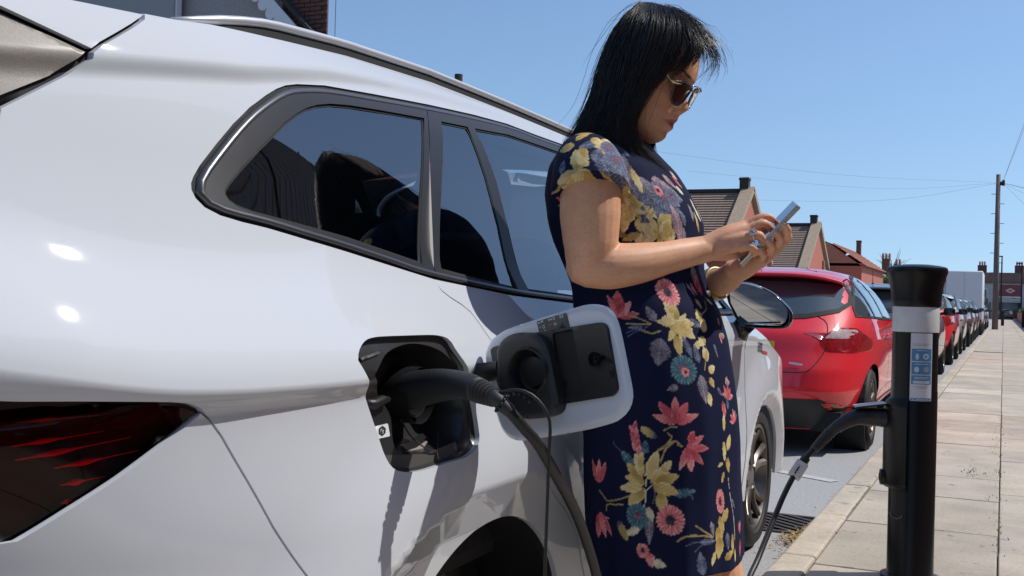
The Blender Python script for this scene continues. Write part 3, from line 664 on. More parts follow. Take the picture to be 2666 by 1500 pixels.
def lmark(cx, cy, w_, h_, mat, ring=False):
    e1 = np.array([.0792, .0188])/.0682; e2 = np.array([-.0103, .0266])/.0270; c = np.array([.1593, 1.0078])+e1*cx-e2*cy
    q = [c+e1*a*w_/2+e2*b*h_/2 for a, b in ((-1, -1), (1, -1), (1, 1), (-1, 1))]
    h = [[c+e1*a*w_*.28+e2*b*h_*.28 for a, b in ((-1, -1), (1, -1), (1, 1), (-1, 1))]] if ring else []
    chart_panel('label_mark', flapf(.0020), q, h, .02, mat, lab)
for a in ((.006, .004, .006, .002, 'label_print'), (.013, .003, .005, .003, 'label_print'), (.029, .004, .003, .003, 'label_print'), (.034, .004, .003, .003, 'label_print'), (.040, .004, .005, .005, 'label_print', True), (.057, .004, .008, .005, 'label_print', True), (.006, .012, .006, .003, 'label_green'), (.014, .013, .005, .006, 'label_print', True), (.030, .013, .006, .0025, 'label_red'), (.040, .014, .006, .004, 'label_print', True), (.006, .021, .007, .002, 'label_print'), (.015, .021, .005, .003, 'label_print')): lmark(*a)
cl = MB(); cl.lathe([(.013, .006), (.013, .013), (.009, .013), (.009, .007)], 22, fo+.3225*fdir+np.array([0, 0, .9477]), 'z', Mf)
cl.box(tuple(fo+.340*fdir+np.array([0, 0, .9517])+fnrm*.010), (.006, .008, .028), M3=Mf @ Matrix.Rotation(.0, 3, 'Z')); cl.build('flap_clip', 'black_gloss', flap, ang=40)
arm = MB(); pa = fo+np.array([-.055, -.045, .900]); 
arm.tube([fo+np.array([-.055, -.075, .893]), fo+np.array([.0, -.03, .900]), fo+.035*fdir+np.array([0, 0, .906])+fnrm*.008, fo+.065*fdir+np.array([0, 0, .913])+fnrm*.010], [.022, .021, .019, .017], 8, flat=.35)
arm.build('hinge_arm', 'black_plastic', flap, ang=50)
# ---- roof, rails, tailgate, screen, bonnet, nose
def loft(name, rows, mat, parent, thick=0):
    R_ = np.array(rows); a, b = R_.shape[:2]; v = R_.reshape(-1, 3)
    return mesh(name, v, [(i*b+j, i*b+j+1, (i+1)*b+j+1, (i+1)*b+j) for i in range(a-1) for j in range(b-1)], mat, parent)
tp = spline(TOP, 40); rows = []
for (y, z) in tp[tp[:, 0] < 1.72]:
    w = float(wcar(y, z)); xs = np.linspace(-1, 1, 17); rows.append([(w*q, y+.0*abs(q), z+.045*(1-q*q)-.004) for q in xs])
loft('roof', rows, 'white_paint', car)
loft('headliner', [[(x*.97, y, z-.035-.05*abs(x)**3) for (x, y, z) in r] for r in rows], 'interior', car)
rows = []
for (y, z) in tp[tp[:, 0] >= 1.68]:
    w = float(wcar(y, z))-.004; rows.append([(w*q, y+.16*(1-q*q)*(1), z+.045*(1-q*q)-.006) for q in np.linspace(-1, 1, 13)])
loft('windscreen', rows, 'glass', car)
rows = []
for (y, z) in spline([(2.52, .985), (2.6, .955), (2.75, .915), (2.9, .875), (3.1, .825), (3.3, .775), (3.46, .70)], 16):
    w = float(wcar(y, z)); rows.append([(w*q, y+.17*(1-q*q), z+.055*(1-q**4)) for q in np.linspace(-1, 1, 17)])
loft('bonnet', rows, 'white_paint', car)
rows = []
for z in (.24, .35, .5, .62, .70):
    w = float(wcar(3.455, z)); rows.append([(w*math.sin(q), 3.455+.17*math.cos(q), z) for q in np.linspace(-PI/2, PI/2, 19)])
loft('front_bumper', rows, 'white_paint', car)
gr = MB(); gr.bbox((0, 3.615, .52), (.95, .05, .16), .02); gr.build('grille', 'black_gloss', car)
rows = []
for (y, z) in ((-1.035, .27), (-1.03, .5), (-1.015, .72), (-.995, .9085)):
    w = float(wcar(y, z)); rows.append([(w*math.sin(q), y-.10*math.cos(q)**.7, z) for q in np.linspace(-PI/2, PI/2, 15)])
loft('rear_bumper', rows, 'white_paint', car)
rows = []
for (y, z) in ((-.995, .9085), (-.985, 1.0), (-.952, 1.12)):
    w = float(wcar(y, z)); rows.append([(w*math.sin(q), y-.10*math.cos(q)**.7, z) for q in np.linspace(-PI/2, PI/2, 15)])
loft('tailgate', rows, 'white_paint', car)
rows = []
for (y, z) in ((-.952, 1.12), (-.925, 1.2), (-.90, 1.30), (-.90, 1.43)):
    w = float(wcar(y, z)); rows.append([(w*math.sin(q), y-.08*math.cos(q)**.7, z) for q in np.linspace(-PI/2, PI/2, 15)])
loft('rear_window', rows, 'dark_glass', car)
rows = []
for (y, z) in ((-.90, 1.436), (-.90, 1.455), (-.80, 1.466), (-.64, 1.4727)):
    w = float(wcar(y, z)); rows.append([(w*q, y-.05*(1-q*q), z+.045*(1-q*q)) for q in np.linspace(-1, 1, 13)])
loft('roof_spoiler', rows, 'white_paint', car)
for s in (1, -1):
    P = []
    for y in np.linspace(-.56, 1.75, 44):
        z = float(np.interp(y, [p[0] for p in TOP], [p[1] for p in TOP])); w = float(wcar(y, z))
        h = .021*float(_ss(-.60, -.30, y))*min(1, max(0, (1.80-y)/.2))
        P.append((s*(w-.014), y, z+h*1.25))
    rr = np.full(44, .0085); rr[0] = .003; rr[1] = .006; rr[-1] = .004
    mesh('roof_rail', *tube_vf(P, rr, 12, True, 1.3), 'rail_silver' if 'rail_silver' in MT else 'silver', car)
    st_v = []
    for (x, y, zr_) in P[2:-2]:
        z = float(np.interp(y, [p[0] for p in TOP], [p[1] for p in TOP])); w = float(wcar(y, z))
        st_v += [(s*(w-.006), y, z-.006), (s*(w-.012), y, zr_-.003), (s*(w-.030), y, zr_-.003), (s*(w-.030), y, z-.006)]
    k_ = len(P)-4
    mesh('rail_shade', st_v, [(i*4+j, (i+1)*4+j, (i+1)*4+j+1, i*4+j+1) for i in range(k_-1) for j in range(3)], 'soft_black', car, False)  # black strip filling the gap, stands for the rail's side in shade
# wheels
def wheel_parts(parent, c, r, rr, wd, s=1, spokes=5, tilt=0):
    e = bpy.data.objects.new('wheel', None); e.empty_display_size = .1; e.location = c; link(e, parent)
    t = MB(); h = wd/2
    t.lathe([(rr*.97, -h*s*.8), (rr*1.02, -h*s), (r-.03, -h*s), (r-.008, -h*.82*s), (r, -h*.55*s), (r, h*.55*s), (r-.008, h*.82*s), (r-.03, h*s), (rr+.012, h*s*.97), (rr, h*s*.80)], 48, axis='x')
    t.build('tyre', 'rubber', e, ang=50)
    q = MB(); q.lathe([(rr, h*.82*s), (rr+.004, h*.90*s), (rr-.010, h*.90*s), (rr-.018, h*.70*s), (rr-.03, h*.2*s), (rr-.035, -h*.6*s)], 48, axis='x')
    q.lathe([(.035, h*.72*s), (.062, h*.66*s), (.068, h*.45*s)], 24, axis='x'); q.lathe([(0, h*.73*s), (.035, h*.72*s)], 24, axis='x')
    for k in range(spokes):
        for dd in (-.17, .17):
            a0 = 2*PI*k/spokes+tilt; P = []
            for u in np.linspace(0, 1, 7):
                ra = .055+(rr-.018-.055)*u; a = a0+dd*(.55+.75*u)
                P.append((s*h*(.60+.20*u-.10*math.sin(PI*u)), ra*math.cos(a), ra*math.sin(a)))
            q.tube(P, [.022, .021, .020, .019, .018, .018, .019], 6, flat=.8)
    q.build('rim', 'alloy', e, ang=40)
    b = MB(); b.lathe([(rr-.04, -h*.1*s), (0, -h*.1*s)], 24, axis='x'); b.build('brake_disc', 'soft_black', e)
    return e
for y, z, r in ((.12, .285, .285), (2.79, .305, .305)):
    for s in (1, -1): wheel_parts(car, (s*(.775 if y > 1 else .58), y, z), r, .225 if y > 1 else .21, .21, s, 5, .4)
ub = MB(); ub.box((0, 1.2, .30), (1.30, 4.3, .22)); ub.build('underbody', 'soft_black', car)
for (y, z, R_) in ((.13, .17, .43), (2.79, .27, .37)):
    for s in (1, -1):
        mb_ = MB(); v = []; f = []; A = np.linspace(-.15, PI+.15, 26)
        for a in A:
            for xx in (.84, .70, .55): v.append((s*xx, y+R_*math.cos(a), z+R_*math.sin(a)))
        for i in range(25):
            for j in range(2): f.append((i*3+j, i*3+j+1, i*3+j+4, i*3+j+3))
        v.append((s*.55, y, z)); k = len(v)-1
        for i in range(25): f.append((i*3+2, (i+1)*3+2, k))
        mesh('wheel_arch_liner', v, f, 'soft_black', car)
# interior
it = MB(); it.bbox((0, 1.0, .52), (1.45, 3.0, .2), .05); it.bbox((0, 2.35, .85), (1.40, .45, .28), .08); it.bbox((0, -.45, .80), (1.38, .85, .35), .05)
it.build('cabin_floor', 'interior', car)
def seat(x, y, w, parent):
    m = MB(); R_ = Matrix.Rotation(.22, 3, 'X')
    m.bbox((x, y, .92), (w, .16, .62), .06, M3=R_); m.bbox((x, y+.30, .66), (w, .52, .16), .05)
    o = m.build('seat', 'interior', parent, ang=45)
    return o
for x in (-.38, .38):
    st_ = seat(x, 1.05, .50, car); h = MB(); h.bbox((x, .93, 1.335), (.27, .10, .19), .045); h.build('headrest', 'interior', st_, ang=45)
st_ = seat(0, .15, 1.25, car)
for x in (-.42, 0, .42):
    h = MB(); h.bbox((x, .05, 1.27), (.26, .09, .16), .04); h.build('headrest', 'interior', st_, ang=45)
sb = MB(); sb.tube(spline([(.60, -.15, 1.40), (.56, .12, 1.2), (.50, .22, 1.0)], 8), [.022]*8, 4, flat=.12); sb.build('seat_belt', 'interior', car)
sw = MB(); R_ = Matrix.Rotation(-.35, 3, 'X')
a = np.linspace(0, 2*PI, 33); P = [tuple(R_ @ Vector((.19*math.cos(q), 0, .19*math.sin(q)))+Vector((.38, 1.85, .95))) for q in a]
sw.tube(P, .014, 8, False); sw.build('steering_wheel', 'interior', car, True)
# right door mirror
mr = MB()
def mout(sc=1.0, dx=0, dz=0):
    L = [(-.985, 1.105), (-.965, 1.128), (-.930, 1.138), (-.870, 1.128), (-.800, 1.095), (-.755, 1.055), (-.732, 1.025), (-.730, .995), (-.742, .970), (-.765, .962), (-.82, .960), (-.90, .962), (-.930, .975), (-.955, 1.02), (-.975, 1.06)]
    L = spline(L+L[:1], 40)[:-1]; c = L.mean(0); return (L-c)*sc+c+np.array([dx, dz])
rings = []
for (dy, sc) in ((-.002, .93), (-.006, .965), (0, 1.0), (.03, 1.0), (.075, .92), (.11, .70), (.125, .4)):
    L = mout(sc, 0, -.0); rings.append([(p[0]-XC, 4.15-YR+dy, p[1]) for p in L])
Rg = np.array(rings); k_, n_ = Rg.shape[:2]
v = Rg.reshape(-1, 3); f = [(i*n_+j, i*n_+(j+1) % n_, (i+1)*n_+(j+1) % n_, (i+1)*n_+j) for i in range(k_-1) for j in range(n_)]+[tuple(range((k_-1)*n_, k_*n_))]
mir = mesh('door_mirror', v, f, 'black_gloss', car)
g = [(p[0]-XC, 4.15-YR+.022+.24*(p[0]+.86-0)-.08*(p[1]-1.05), p[1]) for p in mout(.90)]
MT['mirror'] = M('mirror', (.5, .53, .55), .01, metal=1)
mesh('mirror_glass', g, [tuple(range(len(g)))], 'mirror', mir, False)
ch = MB(); ch.tube([(p[0]-XC, 4.15-YR-.006, p[1]) for p in mout(.955)[:10]], .0035, 6); ch.build('mirror_trim', 'chrome', mir, True)
ch = MB(); ch.tube([(-.905-XC, 4.15-YR-.004, .9755), (-.765-XC, 4.15-YR-.004, .976)], .004, 6); ch.build('mirror_trim', 'chrome', mir, True)
sm = MB(); sm.tube([(.885, 2.27, .93), (.90, 2.27, .955), (.925, 2.265, .985)], [.045, .038, .04], 10, flat=.6); sm.build('mirror_stem', 'black_gloss', mir, True)
# side badge of dark squares and a red mark behind the mirror
bd = MB()
for i in range(5):
    for j in range(3):
        y = 2.62+i*.018; z = .895-j*.014-.1*(y-2.62)
        P = fpR(np.array([(y, z), (y+.013, z-.001), (y+.013, z-.011), (y, z-.010)]), .003); bd.quad(*P)
bd.build('fender_badge', 'soft_black', car)
bd = MB(); bd.quad(*fpR(np.array([(2.70, .858), (2.80, .848), (2.80, .836), (2.70, .846)]), .003)); bd.build('badge_stripe', 'label_red', car)

# ================================================================== cars parked along the kerb
class Shell:
    def __init__(s, z, yr, yf, w, n=4.5):
        s.z = np.array(z); s.yr_ = np.array(yr); s.yf_ = np.array(yf); s.w_ = np.array(w); s.n = n
        zz = np.linspace(z[0], z[-1], 400)
        k = np.exp(-np.linspace(-2, 2, 13)**2); k /= k.sum()
        sm = lambda a: np.convolve(np.pad(np.interp(zz, s.z, a), 6, mode='edge'), k, mode='valid')
        s.zz = zz; s.YR = sm(s.yr_); s.YF = sm(s.yf_); s.W = sm(s.w_)
    def par(s, z): return np.interp(z, s.zz, s.YR), np.interp(z, s.zz, s.YF), np.interp(z, s.zz, s.W)
    def side(s, sg):
        def f(V, off):
            yr, yf, w = s.par(V[:, 1]); c = (yr+yf)/2; l = (yf-yr)/2
            x = w*np.maximum(1-np.abs((V[:, 0]-c)/l)**s.n, 1e-4)**(1/s.n)
            return np.stack([sg*(x+off), V[:, 0], V[:, 1]+off*.3], 1)
        return f
    def sidet(s, sg):
        def f(V, off):
            yr, yf, w = s.par(V[:, 1]); c = (yr+yf)/2; l = (yf-yr)/2
            x = w*np.maximum(1-np.abs(V[:, 0])**s.n, 1e-4)**(1/s.n)
            return np.stack([sg*(x+off), c+l*V[:, 0], V[:, 1]], 1)
        return f
    def end(s, sg):
        def f(V, off):
            yr, yf, w = s.par(V[:, 1]); c = (yr+yf)/2; l = (yf-yr)/2
            y = c+sg*l*np.maximum(1-np.abs(V[:, 0]/w)**s.n, 1e-4)**(1/s.n)
            return np.stack([V[:, 0], y+sg*off, V[:, 1]+off*.2], 1)
        return f
    def endt(s, sg):
        def f(V, off):
            yr, yf, w = s.par(V[:, 1]); c = (yr+yf)/2; l = (yf-yr)/2
            y = c+sg*l*np.maximum(1-np.abs(V[:, 0])**s.n, 1e-4)**(1/s.n)
            return np.stack([V[:, 0]*w, y+sg*off, V[:, 1]], 1)
        return f
    def t_of(s, y, z):
        yr, yf, _ = s.par(z); return (y-(yr+yf)/2)/((yf-yr)/2)
HATCH = dict(z=[.18, .35, .45, .6, .72, .80, .86, .93, .98, 1.1, 1.2, 1.27, 1.32, 1.35, 1.362],
             yr=[.14, .03, .0, .03, .09, .12, .15, .24, .30, .44, .56, .64, .80, 1.05, 1.3],
             yf=[4.10, 4.28, 4.30, 4.28, 4.18, 3.9, 3.55, 3.15, 2.95, 2.72, 2.50, 2.32, 2.1, 1.85, 1.6],
             w=[.80, .87, .892, .905, .905, .898, .885, .868, .850, .795, .728, .665, .57, .42, .17])
def arch_pts(yc, zc_, R, n=22): return [(yc+R*math.cos(a), max(.181, zc_+R*math.sin(a))) for a in np.linspace(0, 2*PI, n, endpoint=False)]
SIDEWIN = [(.585, .995), (.62, 1.04), (.80, 1.155), (1.08, 1.262), (1.6, 1.300), (2.0, 1.282), (2.28, 1.20), (2.62, 1.03), (2.66, .985), (2.2, .968), (1.5, .975)]
def shell_car(label, x, y, paint, prof=HATCH, group='cars parked in a row along the kerb', sc=(1, 1, 1), step=.05, detail=1, rear='hatch', name='parked_car', sides=(1, -1), win=SIDEWIN, wheels=((.80, .30), (3.45, .30)), bumper_black=True):
    t = thing(name, label, 'car', (x, y, 0), 0, group); t.scale = sc
    S_ = Shell(**prof); z0, z1 = prof['z'][0], prof['z'][-1]; T0 = .93; X0 = (1-T0**S_.n)**(1/S_.n)
    body = None
    def dedup(L):
        out = []
        for p in L:
            if not out or abs(p[0]-out[-1][0])+abs(p[1]-out[-1][1]) > 1e-3: out.append(p)
        return out
    for sg in (1, -1):
        # the arches are openings: outline runs along the sill and over each arch
        sill = []
        for (yc_, zc_) in wheels:
            for a in np.linspace(PI, 0, 16):
                yy = yc_+.335*math.cos(a); z_ = zc_+.335*math.sin(a)
                sill.append((float(S_.t_of(yy, max(z_, z0))), max(z_, z0)))
        out = [(-T0, z0)]+sill+[(T0, z0), (T0, z1), (-T0, z1)]
        o = chart_panel('body_side', S_.sidet(sg), dedup(out), [], step, paint, t, fn=None, estep=step)
    for sg in (-1, 1):
        chart_panel('body_end', S_.endt(sg), [(-X0-.002, z0), (X0+.002, z0), (X0+.002, z1), (-X0-.002, z1)], [], step, paint, t)
    up = 'dark_glass'
    for sg in sides:
        f = S_.side(sg)
        g = chart_panel('side_window', lambda V, o, f=f: f(V, o+.004), win, [], .06, up, t)
        chart_panel('window_frame', lambda V, o, f=f: f(V, o+.006), inset(win, -.018), [inset(win, -.001)], .06, 'soft_black', g)
        for yb in (1.02, 1.55):
            if yb < win[4][0]+.5:
                chart_panel('window_pillar', lambda V, o, f=f: f(V, o+.0065), [(yb, .972), (yb+.05, .972), (yb-.06, 1.285), (yb-.10, 1.27 if yb > 1.2 else 1.225)], [], .06, 'soft_black', g)
    for sg in (1, -1):
        for (yc_, zc_) in wheels: wheel_parts(t, (sg*.775, yc_, zc_), .30, .215, .20, sg, 5, .3)
        for (yc_, zc_) in wheels:
            k = MB(); k.cyl((sg*.62, yc_, zc_), (sg*.85, yc_, zc_), .33, n=20); k.build('wheel_well', 'soft_black', t)
    un = MB(); un.box((0, 2.15, .24), (1.45, 3.9, .14)); un.build('underbody', 'soft_black', t)
    # door mirrors, shut lines
    for sg in sides:
        k = MB(); k.bbox((sg*.98, 2.42, .985), (.17, .09, .12), .03); k.tube([(sg*.85, 2.45, .95), (sg*.93, 2.43, .965)], .022, 6); mo = k.build('door_mirror', 'black_gloss' if detail < 2 else paint, t, ang=50)
        f = S_.side(sg)
        for yb in (1.62, 2.66):
            chart_panel('door_gap', lambda V, o, f=f: f(V, o+.002), [(yb-.004, .28), (yb+.004, .28), (yb+.004, .965), (yb-.004, .965)], [], .05, 'soft_black', t)
        for yb in (1.45, 2.45-.9+.75):
            if detail: 
                P = f(np.array([(yb-.09, .83), (yb, .835), (yb+.09, .83)]), .022); h = MB(); h.tube(P, [.008, .012, .008], 6); h.build('door_handle', paint, t, True)
    E_ = S_.end(-1)
    if rear == 'hatch':
        RW = [(-.66, 1.235), (-.40, 1.25), (0, 1.256), (.40, 1.25), (.66, 1.235), (.715, 1.15), (.725, 1.08), (.66, 1.02), (.45, .975), (0, .955), (-.45, .975), (-.66, 1.02), (-.725, 1.08), (-.715, 1.15)]
        g = chart_panel('rear_window', lambda V, o: E_(V, o+.005), RW, [], .05, up, t)
        chart_panel('window_frame', lambda V, o: E_(V, o+.007), inset(RW, -.012), [inset(RW, .02)], .05, 'soft_black', g)
        wp = MB(); P = E_(np.array([(-.05, .985), (.12, 1.0), (.32, 1.005)]), .022); wp.tube(P, [.010, .008, .005], 6); wp.build('rear_wiper', 'soft_black', g, True)
        sp = []
        for (yy, zz_) in ((.86, 1.327), (.66, 1.318), (.50, 1.296), (.475, 1.285), (.50, 1.272), (.66, 1.262)):
            sp.append([(q*.655, yy+.10*q**4+.03*q*q, zz_-.055*q**4) for q in np.linspace(-1, 1, 21)])
        loft('roof_spoiler', sp, paint, t)
        LT = [(.578, .822), (.66, .905), (.79, .90), (.868, .81), (.866, .735), (.78, .725), (.63, .745)]
        MT.setdefault('lamp_body', M('lamp_body', (.34, .012, .016), .12, coat=1, noise=.45, nscale=25))
        MT.setdefault('lamp_clear', M('lamp_clear', (.55, .42, .42), .08, coat=1, noise=.35, nscale=40))
        for sg in (1, -1):
            L = [(sg*a, b) for a, b in LT]
            lo = chart_panel('tail_light', lambda V, o: E_(V, o+.008), rpoly(L, .02, 3), [], .025, 'lamp_body', t, thick=.012)
            if detail > 1:
                L2 = [(sg*a, b) for a, b in [(.60, .825), (.665, .893), (.79, .888), (.80, .85), (.74, .825)]]
                chart_panel('reversing_lamp', lambda V, o: E_(V, o+.0105), rpoly(L2, .012, 3), [], .02, 'lamp_clear', lo)
            f = S_.side(sg)
            if detail > 1: chart_panel('lamp_wing', lambda V, o, f=f: f(V, o+.006), [(.17, .86), (.42, .875), (.52, .86), (.40, .775), (.2, .74)], [], .03, 'lamp_body', lo)
        if bumper_black:
            chart_panel('bumper_insert', lambda V, o: E_(V, o+.006), rpoly([(-.80, .335), (-.70, .345), (-.60, .40), (.60, .40), (.70, .345), (.80, .335), (.80, .185), (-.80, .185)], .02, 3), [], .05, 'black_plastic', t)
        for sg in (1, -1):
            L = [(sg*a, b) for a, b in [(.60, .373), (.69, .368), (.745, .345), (.72, .335), (.62, .342)]]
            chart_panel('rear_reflector', lambda V, o: E_(V, o+.010), L, [], .03, 'lamp_body' if detail < 2 else 'reflector_red', t)
        if detail > 1:
            for L in ([(.52, .985), (.60, .93), (.62, .80), (.60, .72), (.535, .62), (.49, .592), (.40, .585), (0, .582)],):
                for sg in (1, -1):
                    C_ = spline([(sg*a, b) for a, b in L], 30); P = E_(C_, .0015)
                    mesh('boot_seam', *tube_vf(P, .0032, 5), 'soft_black', t)
        pl = chart_panel('number_plate', lambda V, o: E_(V, o+.012), rpoly([(-.27, .725), (.27, .725), (.27, .795), (-.27, .795)], .006, 2), [], .05, 'plate_yellow', t, thick=.006)
        if detail > 1:
            b = MB(); P = E_(np.array([(.385, .642), (.475, .632), (.475, .646), (.385, .656)]), .008); b.quad(*P); b.build('boot_badge', 'silver', t)
        an = MB(); an.tube([(0, .92, 1.345), (0, .92, 1.362)], [.022, .012], 10); an.tube([(0, .92, 1.36), (0, .90, 1.44), (0, .87, 1.55)], [.0055, .0038, .002], 6)
        an.build('aerial', M('aerial', (.05, .008, .010), .4) if detail > 1 else 'soft_black', t, True)
    return t, S_
MT['plate_yellow'] = M('plate_yellow', (.70, .48, .02), .5)
MT['reflector_red'] = M('reflector_red', (.42, .02, .02), .2, coat=1)
MT['red_paint'] = M('red_paint', (.78, .020, .035), .45, coat=1, coat_rough=.03, spec=.3)
MT['grey_paint'] = M('grey_paint', (.16, .165, .17), .30, metal=.5, coat=1)
MT['silver_paint'] = M('silver_paint', (.48, .48, .46), .32, metal=.45, coat=1)
MT['dark_paint'] = M('dark_paint', (.025, .026, .03), .28, metal=.3, coat=1)
MT['beige_paint'] = M('beige_paint', (.33, .29, .23), .32, metal=.4, coat=1)
red, redS = shell_car('red hatchback with a roof aerial parked directly ahead of the white car', -1.745, 7.62, 'red_paint', step=.025, detail=2)
spp = [(.62, 1.36)]
ESTATE = dict(HATCH); ESTATE['yr'] = [.14, .03, .0, .03, .06, .08, .10, .13, .16, .24, .32, .38, .50, .75, 1.1]; ESTATE['yf'] = [4.10, 4.28, 4.30, 4.28, 4.20, 4.0, 3.72, 3.4, 3.15, 2.9, 2.7, 2.55, 2.35, 2.1, 1.8]
row = [('grey hatchback with a dark door mirror, half hidden behind the charging bollard', -1.74, 15.5, 'grey_paint', (1, 1, 1.04)),
       ('second red hatchback of the row, just beyond the grey one', -1.74, 21.6, 'red_paint', (1, 1, 1.04)),
       ('white hatchback with a roof spoiler beyond the second red one', -1.76, 27.3, 'silver_paint', (1, 1, 1.08)),
       ('charcoal car behind the pale one, two short of the box van', -1.74, 33.2, 'dark_paint', (1, 1, 1.05)),
       ('beige car next before the white box van', -1.76, 39.0, 'beige_paint', (1, 1, 1.08)),
       ('black car close behind the white box van, partly hidden by the row', -1.78, 44.6, 'dark_paint', (1, .95, 1.12)),
       ('grey car parked in front of the white box van near the telegraph pole', -1.75, 57.5, 'grey_paint', (1, 1, 1.1)),
       ('dark car well beyond the telegraph pole', -1.75, 66.0, 'dark_paint', (1, 1, 1.1)),
       ('pale silver car furthest down the row', -1.75, 74.0, 'silver_paint', (1, 1, 1.1))]
for (lb, x, y, p, sc) in row: shell_car(lb, x, y, p, sc=sc, step=.09, detail=0, sides=(1,), prof=ESTATE if 'box van' in lb or 'far' in lb else HATCH)
MT['van_white'] = M('van_white', (.74, .75, .77), .4, coat=.4)
van = thing('box_van', 'tall white box van standing in the row of parked cars', 'van', (-1.55, 50.0, 0), 0)
b = MB(); b.bbox((0, 2.0, 1.72), (1.46, 4.0, 2.08), .06); b.build('cargo_box', 'van_white', van, ang=50)
b = MB(); b.bbox((0, 4.75, 1.15), (1.40, 1.6, 1.5), .18); b.build('cab', 'van_white', van, ang=50)
b = MB(); b.bbox((0, 3.0, .50), (1.3, 5.4, .3), .03); b.build('chassis', 'soft_black', van)
for s in (1, -1):
    b = MB(); b.box((s*.35, -.012, 1.72), (.68, .02, 1.98)); b.build('rear_door', 'van_white', van)
    b = MB(); b.bbox((s*.62, -.02, .62), (.14, .05, .16), .01); b.build('tail_light', 'lamp_body', van)
    for y in (1.0, 4.6): wheel_parts(van, (s*.62, y, .34), .34, .22, .2, s, 5)
    b = MB(); b.bbox((s*.83, 4.3, 1.5), (.14, .1, .3), .03); b.build('door_mirror', 'black_gloss', van)
    b = MB(); b.bbox((s*.712, 4.7, 1.55), (.02, .8, .5), .008); b.build('side_window', 'dark_glass', van)

# ================================================================== charging bollard and cable
bo = thing('charging_bollard', 'black charging bollard with a white band and a blue sticker on the pavement', 'charging point', (-.282, 4.061, .1))
k = MB(); k.lathe([(.100, 0), (.100, .012), (.080, .016), (.0785, .02), (.0785, .66), (.0772, .664), (.0772, .872)], 48); k.build('tube', M('bollard_black', (.0055, .006, .0065), .30, spec=.3), bo, ang=35)
k = MB(); k.lathe([(.0785, .870), (.0790, .874), (.0790, .958), (.0785, .961)], 48); k.build('reflective_band', M('band', (.66, .66, .66), .3, noise=.08, nscale=30), bo, ang=35)
k = MB()
prof = [(.0795, .958), (.0835, .964), (.0835, .985)]
for i in range(9):
    u = i/8; prof.append((.0845+.0185*u**1.8, .985+.095*u))
prof += [(.1035, 1.088), (.1010, 1.096), (.094, 1.1005), (.086, 1.1015), (.080, 1.1035), (.045, 1.108), (0, 1.109)]
k.lathe(prof, 56); MT['cap'] = M('cap', (.0055, .0055, .006), .34, spec=.35); k.build('cap', 'cap', bo, ang=35)
# socket housing on the road side: a half-shell bulging from the tube
hs = MB(); v = []; rows_ = []
for (z, e) in ((.318, .0), (.322, .018), (.34, .022), (.60, .022), (.622, .018), (.640, .0)):
    rows_.append([((.078+e)*math.cos(a)-.0*e, (.078+e)*math.sin(a), z) for a in np.linspace(math.radians(112), math.radians(262), 15)])
loft('socket_housing', rows_, 'cap', bo)
kd_ = Vector((-.97, -.25, 0)).normalized()
def on_b(r, z): return tuple(kd_*r+Vector((0, 0, z)))
k = MB(); k.tube([on_b(.085, .562), on_b(.112, .562)], [.036, .034], 20); k.build('socket', 'black_plastic', bo, ang=40)
lid = MB()
fl = [on_b(.098, .612), on_b(.172, .600)]
M3l = Matrix((kd_.cross(Vector((0, 0, 1))), kd_, Vector((0, 0, 1)))).transposed() @ Matrix.Rotation(-.16, 3, 'X')
lid.bbox(on_b(.150, .604), (.085, .105, .006), .002, M3=M3l); lido = lid.build('socket_lid', 'cap', bo)
sv = MB(); sv.bbox(on_b(.150, .6078), (.085, .105, .0016), .0006, M3=M3l); sv.build('lid_trim', M('lid_trim', (.55, .45, .46), .35), lido)
k = MB(); k.tube([on_b(.075, .352), on_b(.108, .352)], [.030, .028], 18); k.tube([on_b(.108, .352), on_b(.112, .352)], [.022, .012], 18); k.build('lock_cover', 'cap', bo, ang=40)
k = MB(); hd = Vector((-.55, -.83, 0)).normalized()
a = np.linspace(0, PI, 13); P = [Vector((hd.x*.0800, hd.y*.0800, .235-.018*math.sin(q)))+Vector((-hd.y, hd.x, 0))*(.026*math.cos(q)) for q in a]
k.tube([tuple(p) for p in P], .0022, 6); k.build('hatch_ring', M('ring_grey', (.12, .12, .12), .3, metal=.6), bo, True)
def on_tube(a, z, r=.0778): return (r*math.sin(a), -r*math.cos(a), z)
# sticker wrapped round the tube, facing the camera a little to the right
def stf(r):
    def f(V, off):
        a = V[:, 0]/.0785; return np.stack([(r+off)*np.sin(a), -(r+off)*np.cos(a), V[:, 1]], 1)
    return f
ac = math.atan2(.030, .072); s0 = ac*.0785
stk = chart_panel('sticker', stf(.0793), rpoly([(s0-.040, .632), (s0+.036, .632), (s0+.036, .867), (s0-.040, .867)], .003, 2), [], .008, M('sticker_white', (.62, .63, .68), .35), bo)
MT['sticker_blue'] = M('sticker_blue', (.075, .24, .44), .4); MT['sticker_print'] = M('sticker_print', (.55, .60, .66), .4); MT['sticker_grey'] = M('sticker_grey', (.33, .35, .42), .4)
def srect(x0, z0, x1, z1, mat, r=.0797, name='sticker_print'):
    chart_panel(name, stf(r), [(s0-.040+x0, z0), (s0-.040+x1, z0), (s0-.040+x1, z1), (s0-.040+x0, z1)], [], .008, mat, stk)
srect(.004, .770, .072, .813, 'sticker_blue'); srect(.004, .724, .072, .767, 'sticker_blue'); srect(.004, .690, .072, .721, 'sticker_blue'); srect(.002, .634, .074, .642, 'sticker_blue')
srect(.010, .6925, .066, .702, 'sticker_print', .0801)
for (z, x0, x1) in ((.829, .006, .066), (.824, .006, .058), (.681, .012, .062), (.676, .02, .055)): srect(x0, z, x1, z+.0018, 'sticker_grey')
for (z, x0, x1) in ((.806, .020, .056), (.759, .016, .060), (.713, .014, .062), (.708, .014, .055), (.6365, .008, .014), (.6365, .02, .06)): srect(x0, z, x1, z+.0022, 'sticker_print', .0801)
